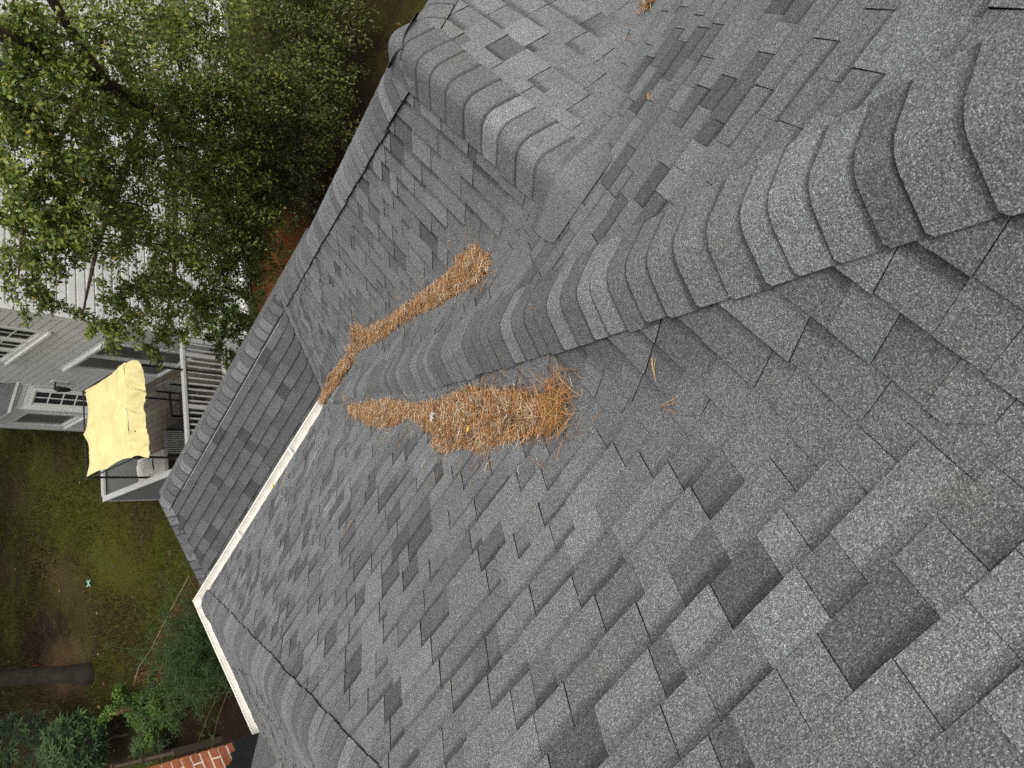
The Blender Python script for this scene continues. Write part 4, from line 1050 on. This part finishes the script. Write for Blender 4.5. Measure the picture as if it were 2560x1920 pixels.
# big tree on the lawn: only its lower trunk is in the picture, its crown shades the garden
gt = tree('lawn_tree', (-12.35, 7.2, GROUND), 'bare straight trunk of a large tree standing on the lawn', [(-12.26, 7.21, -5.3), (-12.31, 7.27, -5.08), (-12.45, 7.45, -4.7), (-12.70, 7.77, -3.93), (-12.77, 7.89, -3.44), (-13.2, 8.6, -0.56), (-13.5, 9.0, 3), (-13.6, 9.1, 7), (-13.6, 9.1, 11)], [0.33, 0.26, 0.215, 0.205, 0.20, 0.19, 0.18, 0.14, 0.06],
     [([(-13.5, 9.0, 4), (-10.8, 8.6, 6), (-8.6, 9.6, 7.5)], [0.1, 0.07, 0.03]), ([(-13.5, 9.05, 5), (-15, 9, 7), (-17, 11, 8.5)], [0.1, 0.07, 0.03]), ([(-13.55, 9.05, 5.5), (-13, 10, 7.5), (-12, 13, 9)], [0.1, 0.07, 0.03])])
rg = np.random.default_rng(31)
cl = [(-12.5 + rg.normal(0, 3.2), 9.5 + rg.normal(0, 3.4), 7.5 + rg.uniform(-1.8, 3.0), rg.uniform(1.2, 1.9)) for _ in range(46)]
foliage('crown', cl, 44, 0.42, GREENS * 0.8, gt, M_LEAF, 32, shell=0.9, sprays=3)

# garden at the lower left: palmate saplings, privet bush, feathery bush
def palmate(name, base, h, rad, n, size, label, seed, cols):
    r = np.random.default_rng(seed); t = empty(name, base, label, 'shrub', 'saplings in the lower left corner')
    mb = MB(); mb.tube([base, (base[0] + 0.05, base[1], base[2] + h * 0.5), (base[0], base[1] + 0.05, base[2] + h)], [0.03, 0.02, 0.008], 6); mb.build('stem', M_BARK, t)
    dd = r.normal(0, 1, (n, 3)); dd /= np.linalg.norm(dd, axis=1, keepdims=True); dd *= (r.uniform(0.35, 1, n) ** 0.5)[:, None]
    cen = np.array(base) + np.array([0, 0, h * 0.72]) + dd * np.array([rad, rad, h * 0.42])
    V_, F_, C_ = [], [], []
    lob = [(-1.9, 0.55), (-1.0, 0.85), (0, 1.0), (1.0, 0.85), (1.9, 0.55)]
    for i in range(n):
        a = r.uniform(0, 6.283); tilt = r.normal(-0.25, 0.3); c = cols[r.integers(0, len(cols))] * r.uniform(0.7, 1.3)
        u = np.array([math.cos(a) * math.cos(tilt), math.sin(a) * math.cos(tilt), math.sin(tilt)]); s = np.cross(u, [0, 0, 1.0]); s /= np.linalg.norm(s)
        L = size * r.uniform(0.7, 1.2)
        for ang, k in lob:
            d = u * math.cos(ang) + s * math.sin(ang); e = np.cross(d, np.cross(s, u)); b = len(V_)
            V_ += [cen[i], cen[i] + d * L * k * 0.5 + e * L * 0.10, cen[i] + d * L * k, cen[i] + d * L * k * 0.5 - e * L * 0.10]; F_.append((b, b + 1, b + 2, b + 3)); C_ += [c] * 4
    o = raw_mesh('foliage', np.array(V_), np.array(F_), np.array(C_), M_SHRUB, t); o['kind'] = 'stuff'
DG = np.array([(0.042, 0.078, 0.026), (0.030, 0.058, 0.022), (0.06, 0.10, 0.036)])
palmate('sapling', (-13.1, 5.9, GROUND), 2.5, 0.95, 420, 0.28, 'dark green sapling with lobed leaves, leftmost in the lower left corner', 41, DG * 0.8)
palmate('sapling', (-11.5, 4.9, GROUND), 1.7, 0.75, 400, 0.25, 'grey-green sapling with star-shaped leaves left of the brick chimney', 42, DG * 1.15)
palmate('sapling', (-9.7, 3.6, GROUND), 0.9, 0.40, 130, 0.17, 'small low sapling in front of the lattice by the chimney', 43, DG)
def shrub(name, base, label, clumps, per, size, cols, seed, **k):
    t = empty(name, base, label, 'shrub'); mb = MB()
    for c in clumps: mb.tube([base, ((base[0] + c[0]) / 2, (base[1] + c[1]) / 2, (base[2] + c[2]) / 2 + 0.1), c[:3]], [0.02, 0.014, 0.006], 5, cap=False)
    mb.build('stem', M_BARK, t); foliage('foliage', clumps, per, size, cols, t, M_SHRUB, seed, twig=0.004, **k); return t
shrub('privet_bush', (-9.0, 4.2, GROUND), 'bright green privet bush behind the garden edging fence', [(-9.1, 4.3, -4.0, 0.55), (-9.5, 4.5, -4.3, 0.5), (-8.6, 4.1, -4.3, 0.5), (-9.3, 3.8, -4.5, 0.45), (-8.4, 3.7, -4.2, 0.45), (-9.9, 4.4, -4.6, 0.4)], 2000, 0.055, np.array([(0.075, 0.14, 0.02), (0.055, 0.105, 0.018), (0.10, 0.18, 0.03), (0.04, 0.08, 0.015)]), 51)
# feathery bush: long drooping wands with fine needles
ft = empty('feathery_bush', (-6.6, 3.6, GROUND), 'wispy feathery green bush beside the gutter corner', 'shrub')
r = np.random.default_rng(61); mb = MB(); cen, dr = [], []
for k in range(190):
    a = r.uniform(0, 6.283); ln = r.uniform(0.4, 1.1) if k > 14 else r.uniform(1.6, 2.6); up0 = r.uniform(0.5, 1.5); bx, by = -6.9 + r.normal(0, 0.45), 3.75 + r.normal(0, 0.40)
    pts_ = []
    for s in np.linspace(0, 1, 7):
        p = np.array([bx + math.cos(a) * ln * s, by + math.sin(a) * ln * s, -5.2 + up0 * math.sin(min(s * 2.0, 1.9)) + 0.05])
        pts_.append(p)
        if s > 0.15:
            m_ = 26; cen.append(p + r.normal(0, 0.05, (m_, 3))); 
    mb.tube(pts_, [0.008, 0.007, 0.006, 0.005, 0.004, 0.003, 0.002], 4, cap=False)
mb.build('wands', simple('green_stem', (0.06, 0.085, 0.02), 0.8), ft)
cen = np.concatenate(cen); n = len(cen)
v, ff, k = leaf_arrays(n, cen, 0.075, r, [(0, 0), (0.4, 0.06), (0.7, 0.05), (1, 0)], 0.1)
f = (ff[None] + (np.arange(n) * k)[:, None, None]).reshape(-1, ff.shape[1])
c_ = np.array([(0.030, 0.060, 0.015), (0.045, 0.080, 0.018), (0.020, 0.040, 0.012)])[r.integers(0, 3, n)] * r.uniform(0.7, 1.3, (n, 1))
o = raw_mesh('foliage', v, f, np.repeat(c_, k, 0), M_SHRUB, ft); o['kind'] = 'stuff'

# rustic edging fence with a bent top rail
M_STICK = simple('brown_picket', (0.14, 0.062, 0.030), 0.9, 0.4, 15, attr=True); M_RAILB = simple('pale_stick', (0.20, 0.13, 0.07), 0.9, 0.5, 12)
FP = [(-6.02, 5.11), (-6.61, 5.02), (-7.43, 5.06), (-8.19, 4.92), (-8.74, 4.92), (-9.39, 4.83), (-9.79, 4.75), (-10.75, 5.06)]
fe = empty('edging_fence', (-8.2, 4.95, GROUND), 'low rustic picket edging with a crooked pale top rail across the garden', 'fence')
mb = MB(); mb.tube([(x, y, -4.42 + 0.05 * math.sin(i * 2.1)) for i, (x, y) in enumerate(FP)], 0.013, 6); mb.build('top_rail', M_RAILB, fe)
mb = MB(); mb.tube([(x, y - 0.02, -4.95) for x, y in FP], 0.02, 6); mb.build('lower_rail', M_STICK, fe)
for i in range(len(FP) - 1):
    (x0, y0), (x1, y1) = FP[i], FP[i + 1]; L = math.hypot(x1 - x0, y1 - y0); n = int(L / 0.13)
    for k in range(n):
        t = (k + 0.5) / n; x, y = x0 + (x1 - x0) * t, y0 + (y1 - y0) * t
        mb = MB(); c = random.uniform(0.7, 1.3); mb.bar((x + random.uniform(-.02, .02), y - 0.03, GROUND), (x + random.uniform(-.03, .03), y - 0.03, -4.47 + random.uniform(-0.03, 0.02)), 0.07, 0.02, 0, c, up=V((0, 1, 0))); mb.build('picket', M_STICK, fe)
# lattice panel between two timbers
la = empty('lattice_panel', (-9.3, 3.3, GROUND), 'dark brown diagonal lattice panel between two timbers above the chimney bricks', 'fence')
LA, LB = V((-10.6, 3.75, 0)), V((-8.3, 2.55, 0)); LD = (LB - LA).normalized(); LL = (LB - LA).length
M_LAT = simple('dark_lattice', (0.045, 0.03, 0.016), 0.9, 0.3, 12, attr=True)
for zz in (-4.22, -5.12):
    mb = MB(); mb.bar(LA + V((0, 0, zz)), LB + V((0, 0, zz)), 0.06, 0.09); mb.build('timber', M_LAT, la)
h = 0.80; s = -h
while s < LL:
    for sg in (0, 1):
        s0, s1, z0_, z1_ = s, s + h, -5.07, -4.27
        if sg: z0_, z1_ = z1_, z0_
        if s0 < 0: z0_ += (z1_ - z0_) * (-s0 / h); s0 = 0
        if s1 > LL: z1_ = z0_ + (z1_ - z0_) * ((LL - s0) / max(s1 - s0, 1e-6)); s1 = LL
        if s1 - s0 < 0.05: continue
        o_ = V((-LD.y, LD.x, 0)) * (0.008 if sg else -0.004)
        mb = MB(); mb.bar(LA + LD * s0 + o_ + V((0, 0, z0_)), LA + LD * s1 + o_ + V((0, 0, z1_)), 0.008, 0.03, up=V((0, 0, 1))); mb.build('slat', M_LAT, la)
    s += 0.15
for x, y in ((-10.6, 3.75), (-9.45, 3.15), (-8.3, 2.55)):
    mb = MB(); mb.box(x - 0.05, x + 0.05, y - 0.05, y + 0.05, GROUND, -4.12); mb.build('post', M_LAT, la)

# survey mark and marker on the lawn
mk = empty('ground_marker', (-10.8, 8.98, GROUND), 'pale green cross lying on the dark lawn', 'marker')
M_TEAL = simple('pale_green_plastic', (0.30, 0.62, 0.47), 0.6)
for a in (0.2, 0.2 + math.pi / 2):
    mb = MB(); d = V((math.cos(a), math.sin(a), 0)) * 0.12; p = V((-10.8, 8.98, GROUND + 0.06)); mb.bar(p - d, p + d, 0.022, 0.02 if a < 1 else 0.024); mb.build('arm', M_TEAL, mk)
mk2 = empty('marker_flag', (-14.3, 9.1, GROUND), 'tiny orange marker flag beside the tree trunk', 'marker')
mb = MB(); mb.tube([(-14.3, 9.1, GROUND), (-14.3, 9.1, GROUND + 0.30)], 0.006, 5); mb.build('stake', M_DARKMETAL, mk2)
mb = MB(); mb.add([(-14.3, 9.1, GROUND + 0.30), (-14.18, 9.0, GROUND + 0.29), (-14.17, 9.0, GROUND + 0.19), (-14.3, 9.1, GROUND + 0.20), (-14.303, 9.103, GROUND + 0.30), (-14.183, 9.003, GROUND + 0.29), (-14.173, 9.003, GROUND + 0.19), (-14.303, 9.103, GROUND + 0.20)], [(0, 1, 2, 3), (7, 6, 5, 4)]); mb.build('flag', simple('orange_plastic', (0.85, 0.16, 0.04), 0.5), mk2)
